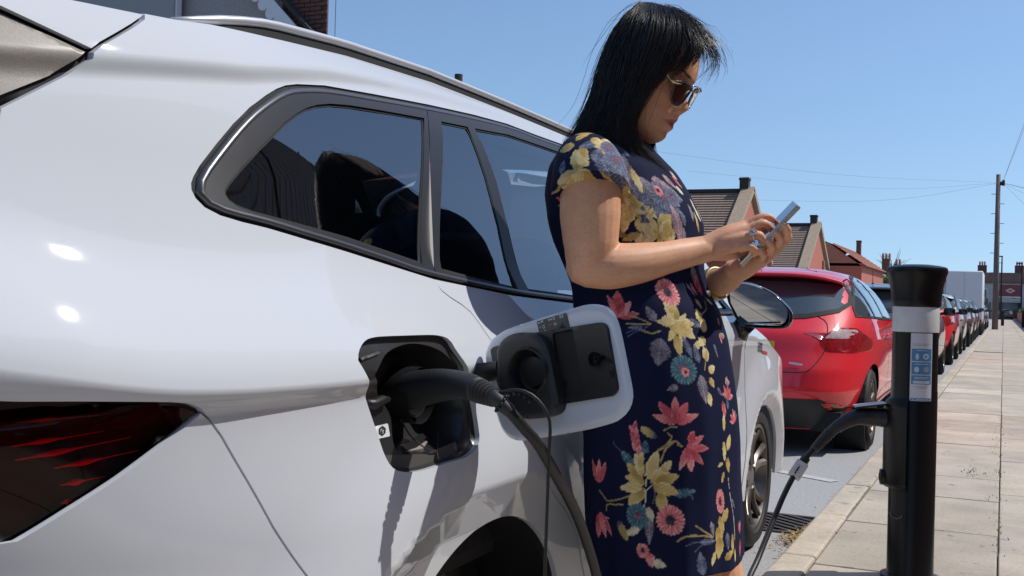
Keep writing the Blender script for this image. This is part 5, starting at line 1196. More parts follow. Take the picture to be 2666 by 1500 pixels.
MOTIFS = [('leaf',0.2096,1.3317,0.0548,-35,'b',0.4),('leaf',0.1979,1.3088,0.0438,-70,'b',0.4),('leaf',0.2235,1.3381,0.0365,200,'b',0.4),('petal',0.2506,1.3805,0.0292,-10,'c',0.22),('leaf',0.2876,1.2775,0.0248,80,'b',0.45),('leaf',0.1882,1.2892,0.0401,-80,'l',0.4),('leaf',0.2065,1.2674,0.0328,-90,'l',0.3),('petal',0.2687,1.3428,0.0414,60,'y',0.375),('petal',0.2697,1.3559,0.0453,100,'y',0.35000000000000003),('petal',0.2469,1.3256,0.0493,250,'y',0.375),('petal',0.2672,1.3322,0.0394,190,'y',0.375),('petal',0.2286,1.3104,0.0335,20,'y',0.4375),('petal',0.2559,1.2827,0.0394,100,'y',0.4375),('petal',0.2569,1.2779,0.0482,215,'y',0.45),('petal',0.2454,1.2822,0.0467,228,'y',0.36),('petal',0.2443,1.2798,0.0423,252,'y',0.28),('petal',0.2433,1.2896,0.0292,130,'y',0.4),('petal',0.2285,1.2824,0.0292,-50,'y',0.35),('petal',0.2197,1.2752,0.0438,-28,'y',0.3),('petal',0.2134,1.274,0.0292,75,'y',0.45),('petal',0.2084,1.271,0.0292,90,'y',0.4),('stem',[(0.2854,1.258),(0.2957,1.2554),(0.3094,1.2467),(0.3607,1.2284)],0,0.0016,0,'o',None),('petal',0.3154,1.2394,0.019,250,'k',0.35),('leaf',0.2047,1.3472,0.0584,-50,'b',0.5),('leaf',0.2247,1.3131,0.0438,-80,'b',0.5),('leaf',0.1976,1.3237,0.0584,-60,'l',0.5),('leaf',0.1996,1.2925,0.0511,-95,'b',0.5),('leaf',0.2347,1.2999,0.0292,60,'b',0.5),('leaf',0.178,1.2615,0.0511,-60,'l',0.5),('leaf',0.1493,1.2637,0.0584,-20,'b',0.5),('leaf',0.1224,1.2646,0.0511,-40,'l',0.5),('leaf',0.1662,1.2431,0.0438,-100,'b',0.5),('leaf',0.1469,1.2271,0.0511,-70,'b',0.45),('leaf',0.1066,1.2537,0.0438,-10,'b',0.5),('leaf',0.1969,1.2532,0.0438,-90,'l',0.4),('leaf',0.215,1.1879,0.0365,190,'b',0.4),('leaf',0.1759,1.188,0.0438,-100,'b',0.45),('leaf',0.1167,1.2196,0.0438,-80,'l',0.4),('leaf',0.1289,1.2802,0.0365,-20,'p',0.5),('leaf',0.0483,1.2385,0.0292,-60,'l',0.35),('leaf',0.1027,1.2684,0.0336,-30,'l',0.5),('leaf',0.091,1.1925,0.0438,-90,'l',0.35),('petal',0.2084,1.2492,0.0321,-120,'y',0.42),('petal',0.2008,1.234,0.0365,230,'y',0.42),('petal',0.1884,1.2316,0.0336,-30,'y',0.42),('petal',0.2133,1.211,0.0365,250,'y',0.42),('petal',0.1882,1.1926,0.0336,-20,'y',0.42),('petal',0.1606,1.1833,0.0365,150,'y',0.42),('petal',0.1424,1.1903,0.0409,60,'y',0.42),('petal',0.1766,1.165,0.0365,170,'y',0.42),('petal',0.1415,1.165,0.0292,20,'y',0.42),('petal',0.2289,1.3264,0.0248,30,'y',0.42),('petal',0.2199,1.3462,0.0292,-20,'y',0.42),('gerbera',0.1618,1.257,0.019,0,'b',None),('gerbera',0.1321,1.2317,0.019,0,'b',None),('gerbera',0.1999,1.3051,0.019,0,'b',None),('leaf',0.1556,1.2821,0.0548,-70,'l',0.42),('leaf',0.1456,1.2499,0.0584,-40,'b',0.42),('leaf',0.1666,1.2294,0.0482,-110,'b',0.4),('leaf',0.1218,1.238,0.0438,-30,'b',0.4),('leaf',0.1919,1.2754,0.0438,-88,'l',0.3),('petal',0.1664,1.2969,0.0467,-88,'y',0.28),('gerbera',0.1189,1.25,0.0292,0,'b',None),('gerbera',0.1262,1.2586,0.0102,0,'k',None),('lily',0.1986,1.2202,0.0277,250,'y',None),('petal',0.1899,1.2433,0.0336,-100,'y',0.4),('petal',0.1994,1.2225,0.0307,250,'y',0.4),('petal',0.1958,1.1995,0.0263,-60,'y',0.4),('lily',0.1639,1.2154,0.0161,20,'y',None),('stem',[(0.1669,1.2063),(0.1643,1.1926),(0.1606,1.1833)],0,0.0015,0,'o',None),('stem',[(0.1692,1.2265),(0.1691,1.211)],0,0.0015,0,'o',None),('petal',0.189,1.1765,0.0438,200,'o',0.25),('petal',0.2158,1.1695,0.0365,160,'o',0.25),('leaf',0.1858,1.1765,0.0292,20,'b',0.4),('lily',0.151,1.1788,0.0409,60,'y',None),('petal',0.1629,1.1696,0.0321,130,'y',0.45),('petal',0.1387,1.1719,0.0365,70,'y',0.45),('leaf',0.102,1.1672,0.0693,97,'p',0.3),('leaf',0.0468,1.2079,0.0248,90,'l',0.35),('petal',0.0221,1.1879,0.0401,95,'y',0.25),('petal',-0.0303,1.261,0.0292,-40,'c',0.25),('petal',-0.0261,1.2378,0.0292,-65,'c',0.25),('petal',0.0493,1.2933,0.0292,-45,'k',0.3),('leaf',0.0896,1.2921,0.0365,-45,'p',0.35),('leaf',0.2102,1.3651,0.0336,-40,'b',0.5),('leaf',0.1802,1.3501,0.0365,-50,'b',0.5),('leaf',0.1091,1.2779,0.0292,-40,'p',0.45),('leaf',0.0886,1.2202,0.0263,-80,'b',0.45),('petal',0.2937,1.3613,0.0321,40,'y',0.4),('petal',0.276,1.3655,0.0292,20,'y',0.4),('petal',0.2386,1.3476,0.0263,-30,'y',0.4),('petal',0.1952,1.2602,0.0321,-100,'y',0.4),('petal',0.1928,1.2496,0.0321,-70,'y',0.4),('petal',0.063,1.2719,0.0219,-40,'c',0.4),('petal',0.0123,1.2526,0.0321,-55,'c',0.4),('petal',0.0034,1.2385,0.0321,-65,'c',0.4),('petal',0.0429,1.3034,0.0219,-40,'c',0.4),('gerbera',0.2052,1.3291,0.0161,0,'b',None),('gerbera',0.0949,1.25,0.0175,0,'b',None),('leaf',0.0661,1.1212,0.0511,-80,'l',0.45),('leaf',0.0982,1.0865,0.0292,-60,'l',0.2),('petal',0.0604,1.0717,0.0307,80,'k',0.35),('petal',0.0574,1.0649,0.0263,55,'k',0.3),('petal',0.0749,1.0649,0.0263,120,'k',0.28),('petal',0.038,1.0569,0.0219,-20,'c',0.3),('magnolia',0.2767,1.02,0.0453,80,'k',None),('petal',0.2777,1.0268,0.0438,80,'k',0.45),('leaf',0.2007,1.0154,0.0307,120,'l',0.55),('leaf',0.1935,0.9741,0.0365,-110,'l',0.8),('leaf',0.1967,0.9833,0.0511,-105,'l',0.62),('leaf',0.231,1.0017,0.0292,180,'b',0.3),('leaf',0.1319,1.0178,0.0321,-20,'b',0.4),('leaf',0.1482,0.9763,0.0292,-70,'b',0.3),('stem',[(0.2622,1.0247),(0.2393,1.0201),(0.2172,1.0132)],0,0.0022,0,'o',None),('stem',[(0.2635,1.0086),(0.2397,1.0086),(0.2118,1.0096)],0,0.0025,0,'o',None),('stem',[(0.2369,0.9994),(0.2152,0.9925),(0.1956,0.9969)],0,0.0025,0,'o',None),('stem',[(0.2648,0.9924),(0.2447,0.9993),(0.2189,1.0046)],0,0.0015,0,'b',None),('stem',[(0.2638,0.9855),(0.2459,0.9948),(0.2266,0.9992)],0,0.0015,0,'b',None),('lily',0.1585,1.0084,0.0423,20,'y',None),('petal',0.1634,1.0302,0.0321,100,'y',0.45),('petal',0.1761,1.0084,0.0511,-10,'y',0.4),('petal',0.1655,0.9909,0.038,-85,'y',0.35),('petal',0.1902,1.0152,0.0292,0,'y',0.5),('petal',0.1522,1.0041,0.0292,30,'y',0.45),('gerbera',0.1566,1.0685,0.0263,0,'k',None),('petal',0.0909,1.0584,0.0204,-70,'y',0.35),('petal',0.0988,1.014,0.0263,100,'y',0.5),('petal',0.101,0.9971,0.0277,60,'y',0.5),('petal',0.0997,0.9855,0.0248,-150,'y',0.5),('petal',0.1296,0.9625,0.0204,60,'y',0.45),('petal',0.1051,0.967,0.0248,-85,'y',0.45),('petal',0.1055,0.9442,0.0263,95,'y',0.4),('petal',0.1028,0.9228,0.0219,30,'y',0.5),('petal',0.1034,0.912,0.019,-60,'y',0.5),('petal',0.1124,0.8867,0.0263,-85,'y',0.4),('stem',[(0.0574,1.0545),(0.0677,1.04),(0.0916,1.0292)],0,0.0015,0,'o',None),('stem',[(0.1037,0.9808),(0.1026,0.9603),(0.1136,0.9281)],0,0.0015,0,'o',None),('leaf',0.1397,0.9556,0.0365,110,'b',0.3),('leaf',0.1254,0.9175,0.0511,-85,'l',0.36),('leaf',0.125,0.9418,0.0321,100,'b',0.4),('gerbera',0.1589,0.928,0.0277,0,'t',None),('gerbera',0.1556,0.9236,0.0088,0,'k',None),('leaf',0.175,0.8982,0.0219,200,'l',0.5),('leaf',0.0394,0.9946,0.0219,-80,'k',0.3),('petal',0.0218,1.0082,0.0161,80,'k',0.4),('leaf',0.0756,0.9746,0.0263,-70,'b',0.25),('magnolia',0.186,0.8314,0.0496,90,'k',None),('stem',[(0.1845,0.8246),(0.1962,0.8246),(0.2104,0.8176)],0,0.0016,0,'o',None),('bud',0.2262,0.8061,0.0146,150,'o',None),('stem',[(0.2033,0.8131),(0.1961,0.8061),(0.2063,0.7902),(0.2248,0.7808)],0,0.0019,0,'o',None),('stem',[(0.2197,0.7648),(0.2063,0.7902),(0.1888,0.7993),(0.1782,0.7901)],0,0.0019,0,'o',None),('magnolia',0.0469,0.8711,0.0292,80,'k',None),('petal',0.0467,0.896,0.019,60,'k',0.5),('leaf',0.0548,0.8522,0.0292,80,'t',0.3),('magnolia',0.028,0.826,0.0248,100,'k',None),('petal',0.0724,0.8683,0.0292,-85,'k',0.35),('leaf',0.0841,0.8935,0.019,-50,'b',0.35),('stem',[(0.3547,0.6957),(0.3439,0.6843),(0.3336,0.6797),(0.3055,0.6865),(0.282,0.6957)],0,0.0019,0,'o',None),('stem',[(0.3401,0.6612),(0.3361,0.6727),(0.2986,0.6774)],0,0.0019,0,'o',None),('stem',[(0.3517,0.6475),(0.334,0.6474)],0,0.0018,0,'o',None),('leaf',0.2997,0.774,0.0438,-45,'t',0.34),('leaf',0.2783,0.7624,0.0292,-40,'b',0.3),('stem',[(0.3167,0.7923),(0.3158,0.7854),(0.3045,0.7763)],0,0.0016,0,'b',None),('leaf',0.2514,0.774,0.0263,80,'t',0.5),('leaf',0.1948,0.7027,0.0438,10,'t',0.3),('stem',[(0.1754,0.7072),(0.1638,0.7049),(0.1587,0.6958)],0,0.0016,0,'b',None),('leaf',0.2444,0.6636,0.0511,-92,'l',0.3),('gerbera',0.2671,0.6612,0.0248,0,'t',None),('leaf',0.2639,0.6382,0.0365,205,'c',0.32),('petal',0.2508,0.7211,0.0423,168,'y',0.34),('petal',0.2557,0.7257,0.0438,140,'y',0.36),('petal',0.2553,0.7348,0.0423,112,'y',0.34),('petal',0.2432,0.728,0.0569,72,'y',0.32),('petal',0.2383,0.7233,0.0511,42,'y',0.3),('petal',0.2345,0.7211,0.0526,18,'y',0.34),('petal',0.2347,0.7164,0.0511,-12,'y',0.34),('petal',0.2512,0.7118,0.0482,222,'y',0.38),('petal',0.2221,0.705,0.0409,-78,'y',0.42),('petal',0.2599,0.7486,0.0365,92,'y',0.34),('petal',0.2561,0.7142,0.0482,188,'y',0.3),('petal',0.2169,0.7441,0.0263,45,'y',0.45),('petal',0.2459,0.6774,0.0248,-70,'c',0.45),('stem',[(0.2513,0.7072),(0.2483,0.7233),(0.2503,0.7372)],0,0.0012,0,'c',None),('stem',[(0.2463,0.7096),(0.2386,0.7165),(0.2307,0.7234)],0,0.0012,0,'c',None),('stem',[(0.2489,0.7072),(0.2498,0.6912),(0.2532,0.6797)],0,0.0013,0,'c',None),('stem',[(0.2313,0.7072),(0.2317,0.698),(0.2357,0.6866)],0,0.0015,0,'b',None),('spike',0.2675,0.7901,0.0263,97,'k',None),('tulip',0.356,0.7096,0.0453,88,'k',None),('tulip',0.357,0.6544,0.0482,-75,'k',None),('bud',0.3098,0.6474,0.0175,-60,'o',None),('stem',[(0.2199,0.7601),(0.2096,0.7832),(0.1888,0.7993),(0.1856,0.7923),(0.1767,0.7902)],0,0.0019,0,'o',None),('bud',0.2247,0.8062,0.0146,160,'o',None),('stem',[(0.2263,0.7808),(0.2087,0.7924),(0.1961,0.8061),(0.2012,0.8108)],0,0.0019,0,'o',None),('magnolia',0.1683,0.7877,0.0438,-40,'k',None),('petal',0.1611,0.7947,0.0248,70,'k',0.45),('petal',0.1638,0.7762,0.0321,-85,'k',0.35),('gerbera',0.2034,0.6566,0.0285,0,'k',None),('gerbera',0.26,0.5992,0.0139,0,'k',None),('petal',0.2476,0.5969,0.0263,-80,'k',0.5),('leaf',0.2407,0.5807,0.0263,-15,'c',0.5),('stem',[(0.1561,0.6474),(0.1421,0.6382),(0.1227,0.6268)],0,0.0023,0,'o',None),('stem',[(0.192,0.6198),(0.1747,0.6291),(0.143,0.629),(0.1211,0.6245)],0,0.0026,0,'o',None),('stem',[(0.1766,0.6129),(0.1604,0.6176),(0.132,0.6198)],0,0.0018,0,'b',None),('stem',[(0.159,0.6015),(0.1479,0.6107),(0.1305,0.6175)],0,0.0018,0,'b',None),('leaf',0.1478,0.6176,0.0336,0,'b',0.28),('leaf',0.1229,0.6521,0.0263,-80,'l',0.35),('petal',0.0766,0.8153,0.0321,85,'y',0.25),('petal',0.0812,0.7946,0.0365,-88,'y',0.22),('petal',0.0708,0.7784,0.0321,60,'y',0.35),('petal',0.0716,0.7647,0.0292,-80,'y',0.35),('petal',0.0845,0.7556,0.0175,200,'y',0.3),('petal',0.0816,0.7394,0.0219,-110,'y',0.25),('gerbera',0.0946,0.686,0.0234,0,'k','n'),('petal',0.098,0.6589,0.0336,-80,'y',0.3),('petal',0.1048,0.6405,0.0409,-85,'y',0.36),('petal',0.1007,0.6222,0.0394,-95,'y',0.4),('petal',0.0901,0.6474,0.0292,60,'y',0.35),('petal',0.0658,0.6222,0.0365,-88,'y',0.25),('petal',0.0549,0.5945,0.0292,-80,'y',0.22),('petal',0.1136,0.5969,0.0263,-110,'y',0.3),('petal',0.0871,0.5793,0.0263,30,'y',0.4),('leaf',0.0819,0.6268,0.0321,-85,'b',0.3),('leaf',0.0581,0.6864,0.0219,-60,'b',0.3),('tulip',0.0221,0.6152,0.0248,90,'k',None),('petal',0.0178,0.6037,0.0336,-88,'k',0.3),('stem',[(0.0692,0.7257),(0.0639,0.691),(0.0556,0.6497),(0.0552,0.6108)],0,0.0012,0,'c',None),('leaf',0.1423,0.5578,0.0438,100,'b',0.4)]
# the print on the cloth: flat flowers painted into a colour attribute
PC_ = np.tile(np.array([.0085, .0115, .040]), (n, 1))
COLS = {'y': ((.36, .23, .06), (.62, .47, .19), (.78, .70, .44)), 'k': ((.36, .045, .065), (.62, .15, .17), (.82, .48, .44)), 'b': ((.035, .045, .085), (.09, .105, .175), (.25, .28, .36)),
        'l': ((.075, .065, .085), (.17, .15, .19), (.36, .33, .38)), 'p': ((.13, .08, .10), (.30, .19, .22), (.48, .36, .40)), 't': ((.02, .05, .075), (.045, .12, .165), (.17, .28, .33)), 'o': ((.20, .14, .05), (.45, .35, .15), (.58, .50, .28)), 'c': ((.40, .36, .25), (.66, .60, .42), (.80, .76, .62))}
def lerp3(c, t):
    t = np.clip(t, 0, 1)[:, None]; a, b, d = [np.array(q) for q in c]
    return np.where(t < .5, a+(b-a)*t*2, b+(d-b)*(t-.5)*2)
def near_(s0, z0, r):
    k = np.where((np.abs(DS-s0) < r) & (np.abs(DZ-z0) < r))[0]; return k, -(DS[k]-s0), DZ[k]-z0
def blob(k, m, col): PC_[k[m]] = col[m]
def petal(s0, z0, L, rot, col, w=.35, off=0, tip=.8):
    k, X, Y = near_(s0, z0, L*1.15)
    if not len(k): return
    a = math.radians(rot); u = (X*math.cos(a)+Y*math.sin(a))/L-off; v = (-X*math.sin(a)+Y*math.cos(a))/L
    uc = np.clip(u, 0, 1); hw = w*np.sin(PI*uc**tip)**.75*(1+.06*np.sin(23*uc+rot)); e = np.abs(v)/np.maximum(hw, 1e-4)
    m = (u > 0) & (u < 1) & (e < 1)
    jit = .22*math.sin(s0*900+z0*700+rot)
    sh = .20+jit+.42*uc+.22*e**3+.12*np.sin(v*95+3*uc)+.10*np.sin(7*uc+rot*.1)-.35*((e > .86) & (v < 0))+.25*((e > .84) & (v > 0))
    blob(k, m, lerp3(COLS[col], sh))
def leaf(s0, z0, L, rot, col, w=.4):
    k, X, Y = near_(s0, z0, L*1.1)
    if not len(k): return
    a = math.radians(rot); u = (X*math.cos(a)+Y*math.sin(a))/L+.0; v = (-X*math.sin(a)+Y*math.cos(a))/L
    uc = np.clip(u, 0, 1); hw = w*np.sin(PI*uc**.75)**.85*(1+.10*np.sin(30*uc)); e = np.abs(v)/np.maximum(hw, 1e-4); m = (u > 0) & (u < 1) & (e < 1)
    ve = np.abs(np.sin((u-np.abs(v)*.9)*26)) < .34; ve2 = np.abs(np.sin((u*.9+np.abs(v)*1.6)*31)) < .28
    sh = .40+.15*np.sin(9*u)+np.where(ve, .42, 0)+np.where(ve2, .22, 0)-.32*(e > .85)+.5*(np.abs(v) < .018)
    blob(k, m, lerp3(COLS[col], sh))
def gerbera(s0, z0, r, col, sx=1):
    k, X, Y = near_(s0, z0, r*1.2); X = X/sx
    rr = np.hypot(X, Y)/r; a = np.arctan2(Y, X); lim = .88+.10*np.abs(np.sin(a*11)); m = rr < lim
    sh = .30+.45*rr+.22*np.sin(a*22)*(rr > .3)+.12*np.sin(a*9+rr*8)
    c = lerp3(COLS[col], sh); cc = np.array([.045, .045, .07]) if col == 'k' else np.array([.20, .10, .14])
    ctr = (rr < .34+.05*np.sin(a*13)); c[ctr] = cc*(1+.6*np.sin(a[ctr]*15)[:, None]); blob(k, m, np.clip(c, 0, 1))
def stem(pts, wd, col):
    P = spline(np.array(pts), 24) if len(pts) > 2 else np.array(pts)
    for i in range(len(P)-1):
        a, b = P[i], P[i+1]; k, X, Y = near_(a[0], a[1], np.hypot(*(b-a))+wd*2); d = np.array([-(b-a)[0], (b-a)[1]]); L2 = d@d+1e-12
        t = np.clip((X*d[0]+Y*d[1])/L2, 0, 1); ds = np.hypot(X-t*d[0], Y-t*d[1]); m = ds < wd
        blob(k, m, lerp3(COLS[col], .75-.5*ds/wd))
for (kind, s0, z0, sz, rot, col, w) in MOTIFS:
    if kind == 'stem': stem(s0, sz*.62, col)
    elif kind == 'petal': petal(s0, z0, sz, rot, col, w*.62 if w < .3 else w*.68)
    elif kind == 'leaf': leaf(s0, z0, sz, rot, col, (w or .4)*.62)
    elif kind == 'gerbera': gerbera(s0, z0, sz, col, .5 if w == 'n' else 1)
    elif kind == 'lily':
        for i, da in enumerate((150, -150, 95, -95, 60, -55, 20, -15)): petal(s0, z0, sz*(1, .9, .95, 1, .9, 1, .8, .95)[i], rot+da, col, .155+.03*(i % 3))
        for da in (-20, 0, 25): petal(s0, z0, sz*.4, rot+da, 'c', .04)
    elif kind == 'magnolia':
        for i, da in enumerate((-70, 72, -36, 38, -4)): petal(s0, z0, sz*(1, .95, .95, 1, 1)[i], rot+da, col, (.16, .16, .19, .19, .17)[i])
    elif kind == 'tulip':
        for i, da in enumerate((-22, 24, 0)): petal(s0, z0, sz, rot+da, col, (.15, .15, .13)[i])
    elif kind == 'bud': petal(s0, z0, sz*1.6, rot, 'b', .28); petal(s0, z0, sz*1.9, rot, col, .24, .18)
    elif kind == 'spike':
        for i in range(9):
            a = math.radians(rot); t = (8-i)/8-.45; petal(s0-math.cos(a)*t*sz*1.6, z0+math.sin(a)*t*sz*1.6, sz*.75, rot+(26 if i % 2 else -26), col, .24)

ca = me.color_attributes.new('print', 'FLOAT_COLOR', 'POINT'); ca.data.foreach_set('color', np.c_[PC_, np.ones(n)].ravel())
me.materials.clear(); me.materials.append(attr_mat('dress_print', 'print', .8, spec=.12, bump=.10, bscale=1400))

# ---- hair: a dark inner mass with many strands over it
HNEAR = [[(-0.0034, 0.0, 1.6451), (-0.0352, 0.03, 1.5949), (-0.0594, 0.045, 1.5355), (-0.073, 0.055, 1.4753), (-0.0898, 0.065, 1.4194), (-0.1092, 0.085, 1.3743), (-0.1223, 0.1, 1.3363)], [(0.0029, 0.0, 1.6462), (-0.01, 0.055, 1.5947), (-0.0292, 0.08, 1.5224), (-0.0415, 0.09, 1.4574), (-0.0541, 0.1, 1.404), (-0.0711, 0.112, 1.3655), (-0.0839, 0.118, 1.3375)], [(0.0131, 0.0, 1.6462), (0.0154, 0.07, 1.5893), (0.0054, 0.095, 1.5172), (-0.007, 0.104, 1.4496), (-0.016, 0.11, 1.3937), (-0.0224, 0.116, 1.3562), (-0.0226, 0.118, 1.3303)], [(0.0249, 0.0, 1.6446), (0.0439, 0.075, 1.5863), (0.0363, 0.098, 1.515), (0.0171, 0.104, 1.4486), (0.0016, 0.108, 1.3935), (0.0117, 0.112, 1.3377), (0.0491, 0.095, 1.2916)], [(0.039, 0.0, 1.6406), (0.069, 0.07, 1.5859), (0.0662, 0.093, 1.5218), (0.0407, 0.098, 1.462), (0.0129, 0.101, 1.4126), (0.0105, 0.099, 1.3689), (0.0396, 0.09, 1.3239), (0.0749, 0.06, 1.288)], [(0.0546, 0.0, 1.6349), (0.0945, 0.06, 1.5853), (0.0985, 0.08, 1.5339), (0.0756, 0.088, 1.4895), (0.0417, 0.094, 1.4458), (0.02, 0.096, 1.4073), (0.0167, 0.094, 1.3732), (0.0449, 0.082, 1.3323), (0.0853, 0.05, 1.2942)]]
HFRINGE = [[(0.0523, 0.0, 1.6366), (0.1054, 0.03, 1.5951), (0.139, 0.045, 1.5581), (0.157, 0.048, 1.5343), (0.1622, 0.045, 1.5126), (0.151, 0.04, 1.4847)], [(0.0539, -0.01, 1.6376), (0.106, 0.015, 1.6033), (0.1402, 0.025, 1.5687), (0.1582, 0.03, 1.5398), (0.1602, 0.025, 1.5133), (0.1525, 0.02, 1.4925)], [(0.0524, 0.0, 1.6335), (0.1049, 0.045, 1.5824), (0.131, 0.06, 1.5462), (0.1317, 0.068, 1.5239), (0.1114, 0.075, 1.5087), (0.0838, 0.082, 1.4925)], [(0.0546, 0.0, 1.6349), (0.1065, 0.035, 1.5893), (0.1363, 0.05, 1.5534), (0.1489, 0.055, 1.5295), (0.1442, 0.055, 1.5114), (0.1315, 0.055, 1.4936)], [(0.0469, 0.0, 1.6354), (0.0964, 0.058, 1.5842), (0.1154, 0.074, 1.5453), (0.1079, 0.08, 1.5152), (0.0877, 0.086, 1.4893), (0.0513, 0.092, 1.4605)]]

hm = M('hair', (.020, .014, .012), .40, spec=.6, stretch=None); hmg = M('hair_base', (.006, .005, .005), .55)
def resamp(g, k=40): return spline(np.array([LW(p) for p in g]), k)
Gn = np.array([resamp(g) for g in HNEAR])
Gf = Gn.copy(); Gf[..., 1] *= -1
sheet_ = np.concatenate([Gf[::-1], Gn], 0)
def lat(S_, m):
    """interpolate between guides"""
    k = len(S_); u = np.linspace(0, k-1, m); out = np.empty((m,)+S_.shape[1:])
    t = np.arange(k)
    for a in range(S_.shape[1]):
        for b in range(3): out[:, a, b] = np.interp(u, t, S_[:, a, b])
    return out
base = lat(sheet_, 80); a_, b__ = base.shape[:2]
cen = np.array([.01, 0, 1.47])
base = base[:, :30]; b__ = 30
hb = mesh('hair', (base+(cen-base)*np.array([.035])).reshape(-1, 3), [(i*b__+j, i*b__+j+1, (i+1)*b__+j+1, (i+1)*b__+j) for i in range(a_-1) for j in range(b__-1)], hmg, wo)
hr = np.random.default_rng(5)
def strands(S_, m, r=.0008, jit=.004, cut=.25, over=.003, fly=.0, k=18):
    mb = MB(); L = lat(S_, m*1); idx = np.linspace(0, 39, 40)
    vs = []; fs = []
    for i in range(m):
        g = L[min(m-1, max(0, int(i+hr.normal(0, 1.2))))]
        u0 = max(0, hr.normal(.0, .06)) if hr.random() < .75 else hr.uniform(0, .5); u1 = 1-abs(hr.normal(0, cut*.5)); u1 = max(u1, u0+.25)
        P = np.stack([np.interp(np.linspace(u0, u1, k)*39, idx, g[:, b]) for b in range(3)], 1)
        o1 = hr.normal(0, jit, 3); o2 = hr.normal(0, jit*1.6, 3); t = np.linspace(0, 1, k)[:, None]
        out = P-cen; out /= np.linalg.norm(out, axis=1, keepdims=True)+1e-9
        P = P+out*(over*hr.uniform(-.6, 1.1))+o1*(1-t)*np.minimum(1, t*6)+o2*t+fly*hr.normal(0, 1, 3)*t**2
        ph0 = hr.uniform(0, 6.28); P = P+.0012*np.sin(t*9+ph0)*np.array([1, 1, 0])
        rr = r*hr.uniform(.6, 1.35)*np.interp(np.linspace(0, 1, k), [0, .1, .7, 1], [.5, 1, .9, .15])
        mb.add(*tube_vf(P, rr, 3, False))
    return mb
s1 = strands(sheet_[2:], 3600, .00062, .0036, .22); 
o = s1.build('hair_strands', hm, hb, True); o['kind'] = 'stuff'
Fg = np.array([resamp(g) for g in HFRINGE]); Fl = Fg.copy(); Fl[..., 1] = -Fl[..., 1]-.01
s2 = MB()
for S_, m in ((Fg[[2, 4]], 260), (Fg, 100), (Fg[[0, 1]], 50), (Fl, 50)):
    q = strands(S_, m, .0005, .004, .4, .002, .006); s2.add(q.v, q.f)
o = s2.build('fringe_strands', hm, hb, True); o['kind'] = 'stuff'
s3 = MB()
for S_, m in ((sheet_[5:9], 40), (Gn[:2], 60), (Gn[3:], 60), (Fg, 60)):
    q = strands(S_, m, .00035, .006, .5, .008, .014); s3.add(q.v, q.f)
o = s3.build('stray_hairs', hm, hb, True); o['kind'] = 'stuff'
# ---- sunglasses
MT['frame_tort'] = M('frame_tort', (.035, .018, .012), .16, coat=.6); MT['gold'] = M('gold', (.75, .55, .30), .22, metal=1)
lensm = glass_mat('lens', (.10, .085, .085), 1.6)
sg_ = mesh('sunglasses', [(0, 0, 0)], [], 'frame_tort', wo); bpy.data.objects.remove(sg_)
sg_ = bpy.data.objects.new('sunglasses', None); sg_.empty_display_size = .05; link(sg_, wo)
for s in (1, -1):
    O_ = [(.0105, .129), (.030, .133), (.052, .134), (.0665, .129), (.066, .116), (.059, .099), (.045, .0905), (.028, .092), (.015, .102), (.0095, .117)]
    L = spline(O_+O_[:1], 40)[:-1]
    def lp(yy, zz_, dx=0): return head_pt(.0865+dx-5.0*np.maximum(yy-.02, 0)**2+.10*(zz_-.112), s*yy, zz_-.0085-.10*s*yy)
    rim = lp(L[:, 0], L[:, 1]); rim = np.vstack([rim, rim[:1]])
    fr = mesh('lens_rim', *tube_vf(rim, .0018*HS, 8, False), 'frame_tort', sg_)
    Vv = [lp(np.array(.035), np.array(.112), .0015)]+[p for p in lp(L[:, 0], L[:, 1])]
    mesh('lens', Vv, [(0, i+1, (i+1) % 40+1) for i in range(40)], lensm, fr)
    tp_ = [head_pt(.0765, s*.0665, .1175-.0065*s), head_pt(.070, s*.0735, .1170-.0065*s), head_pt(.04, s*.078, .124), head_pt(-.005, s*.080, .120)]
    mesh('temple_arm', *tube_vf(spline(np.array(tp_), 12), .0026, 8), 'gold', sg_)
    k = MB(); k.tube([head_pt(.082, s*.060, .1215-.006*s), head_pt(.0765, s*.0675, .1190-.0065*s), head_pt(.0695, s*.0740, .1170-.0065*s)], [.0035, .0040, .003], 8); k.build('hinge', 'gold', sg_, True)
br = MB(); br.tube(spline(np.array([head_pt(.0885, .0115, .1125), head_pt(.0935, 0, .1165), head_pt(.0885, -.0115, .1145)]), 8), .0016, 8); br.tube(spline(np.array([head_pt(.089, .020, .1215), head_pt(.0935, 0, .1255), head_pt(.089, -.020, .1255)]), 8), .0013, 8)
o = br.build('bridge', 'gold', sg_, True)
# ---- ring and bracelet
rg = MB(); a_ = np.linspace(0, 2*PI, 25); k2 = np.array(LW(KN[2])); k3 = np.array(LW(FR[2][1])); ax = (k3-k2)/np.linalg.norm(k3-k2); e1 = np.cross(ax, [0, 0, 1.]); e1 /= np.linalg.norm(e1); e2 = np.cross(ax, e1); rc = k2*.45+k3*.55
rg.tube([rc+.0112*(math.cos(q)*e1+math.sin(q)*e2) for q in a_], .0016, 6, False)
od = np.array(LW((-.05, .75, .60))); od -= ax*(od@ax); od /= np.linalg.norm(od); sd_ = np.cross(ax, od)
ring = rg.build('ring', 'silver', wo, True)
for i in range(7):
    a = 2*PI*i/6; off = (ax*math.cos(a)+sd_*math.sin(a))*(.0068 if i < 6 else 0); c = rc+od*.0125+off
    k = MB(); k.tube([c-od*.002, c, c+od*.0022], [.0026, .0032, .0012], 6); k.build('ring_stone', M('ring_stone', (.30, .33, .42), .12, metal=.7) if i == 6 else 'silver', ring, ang=30)
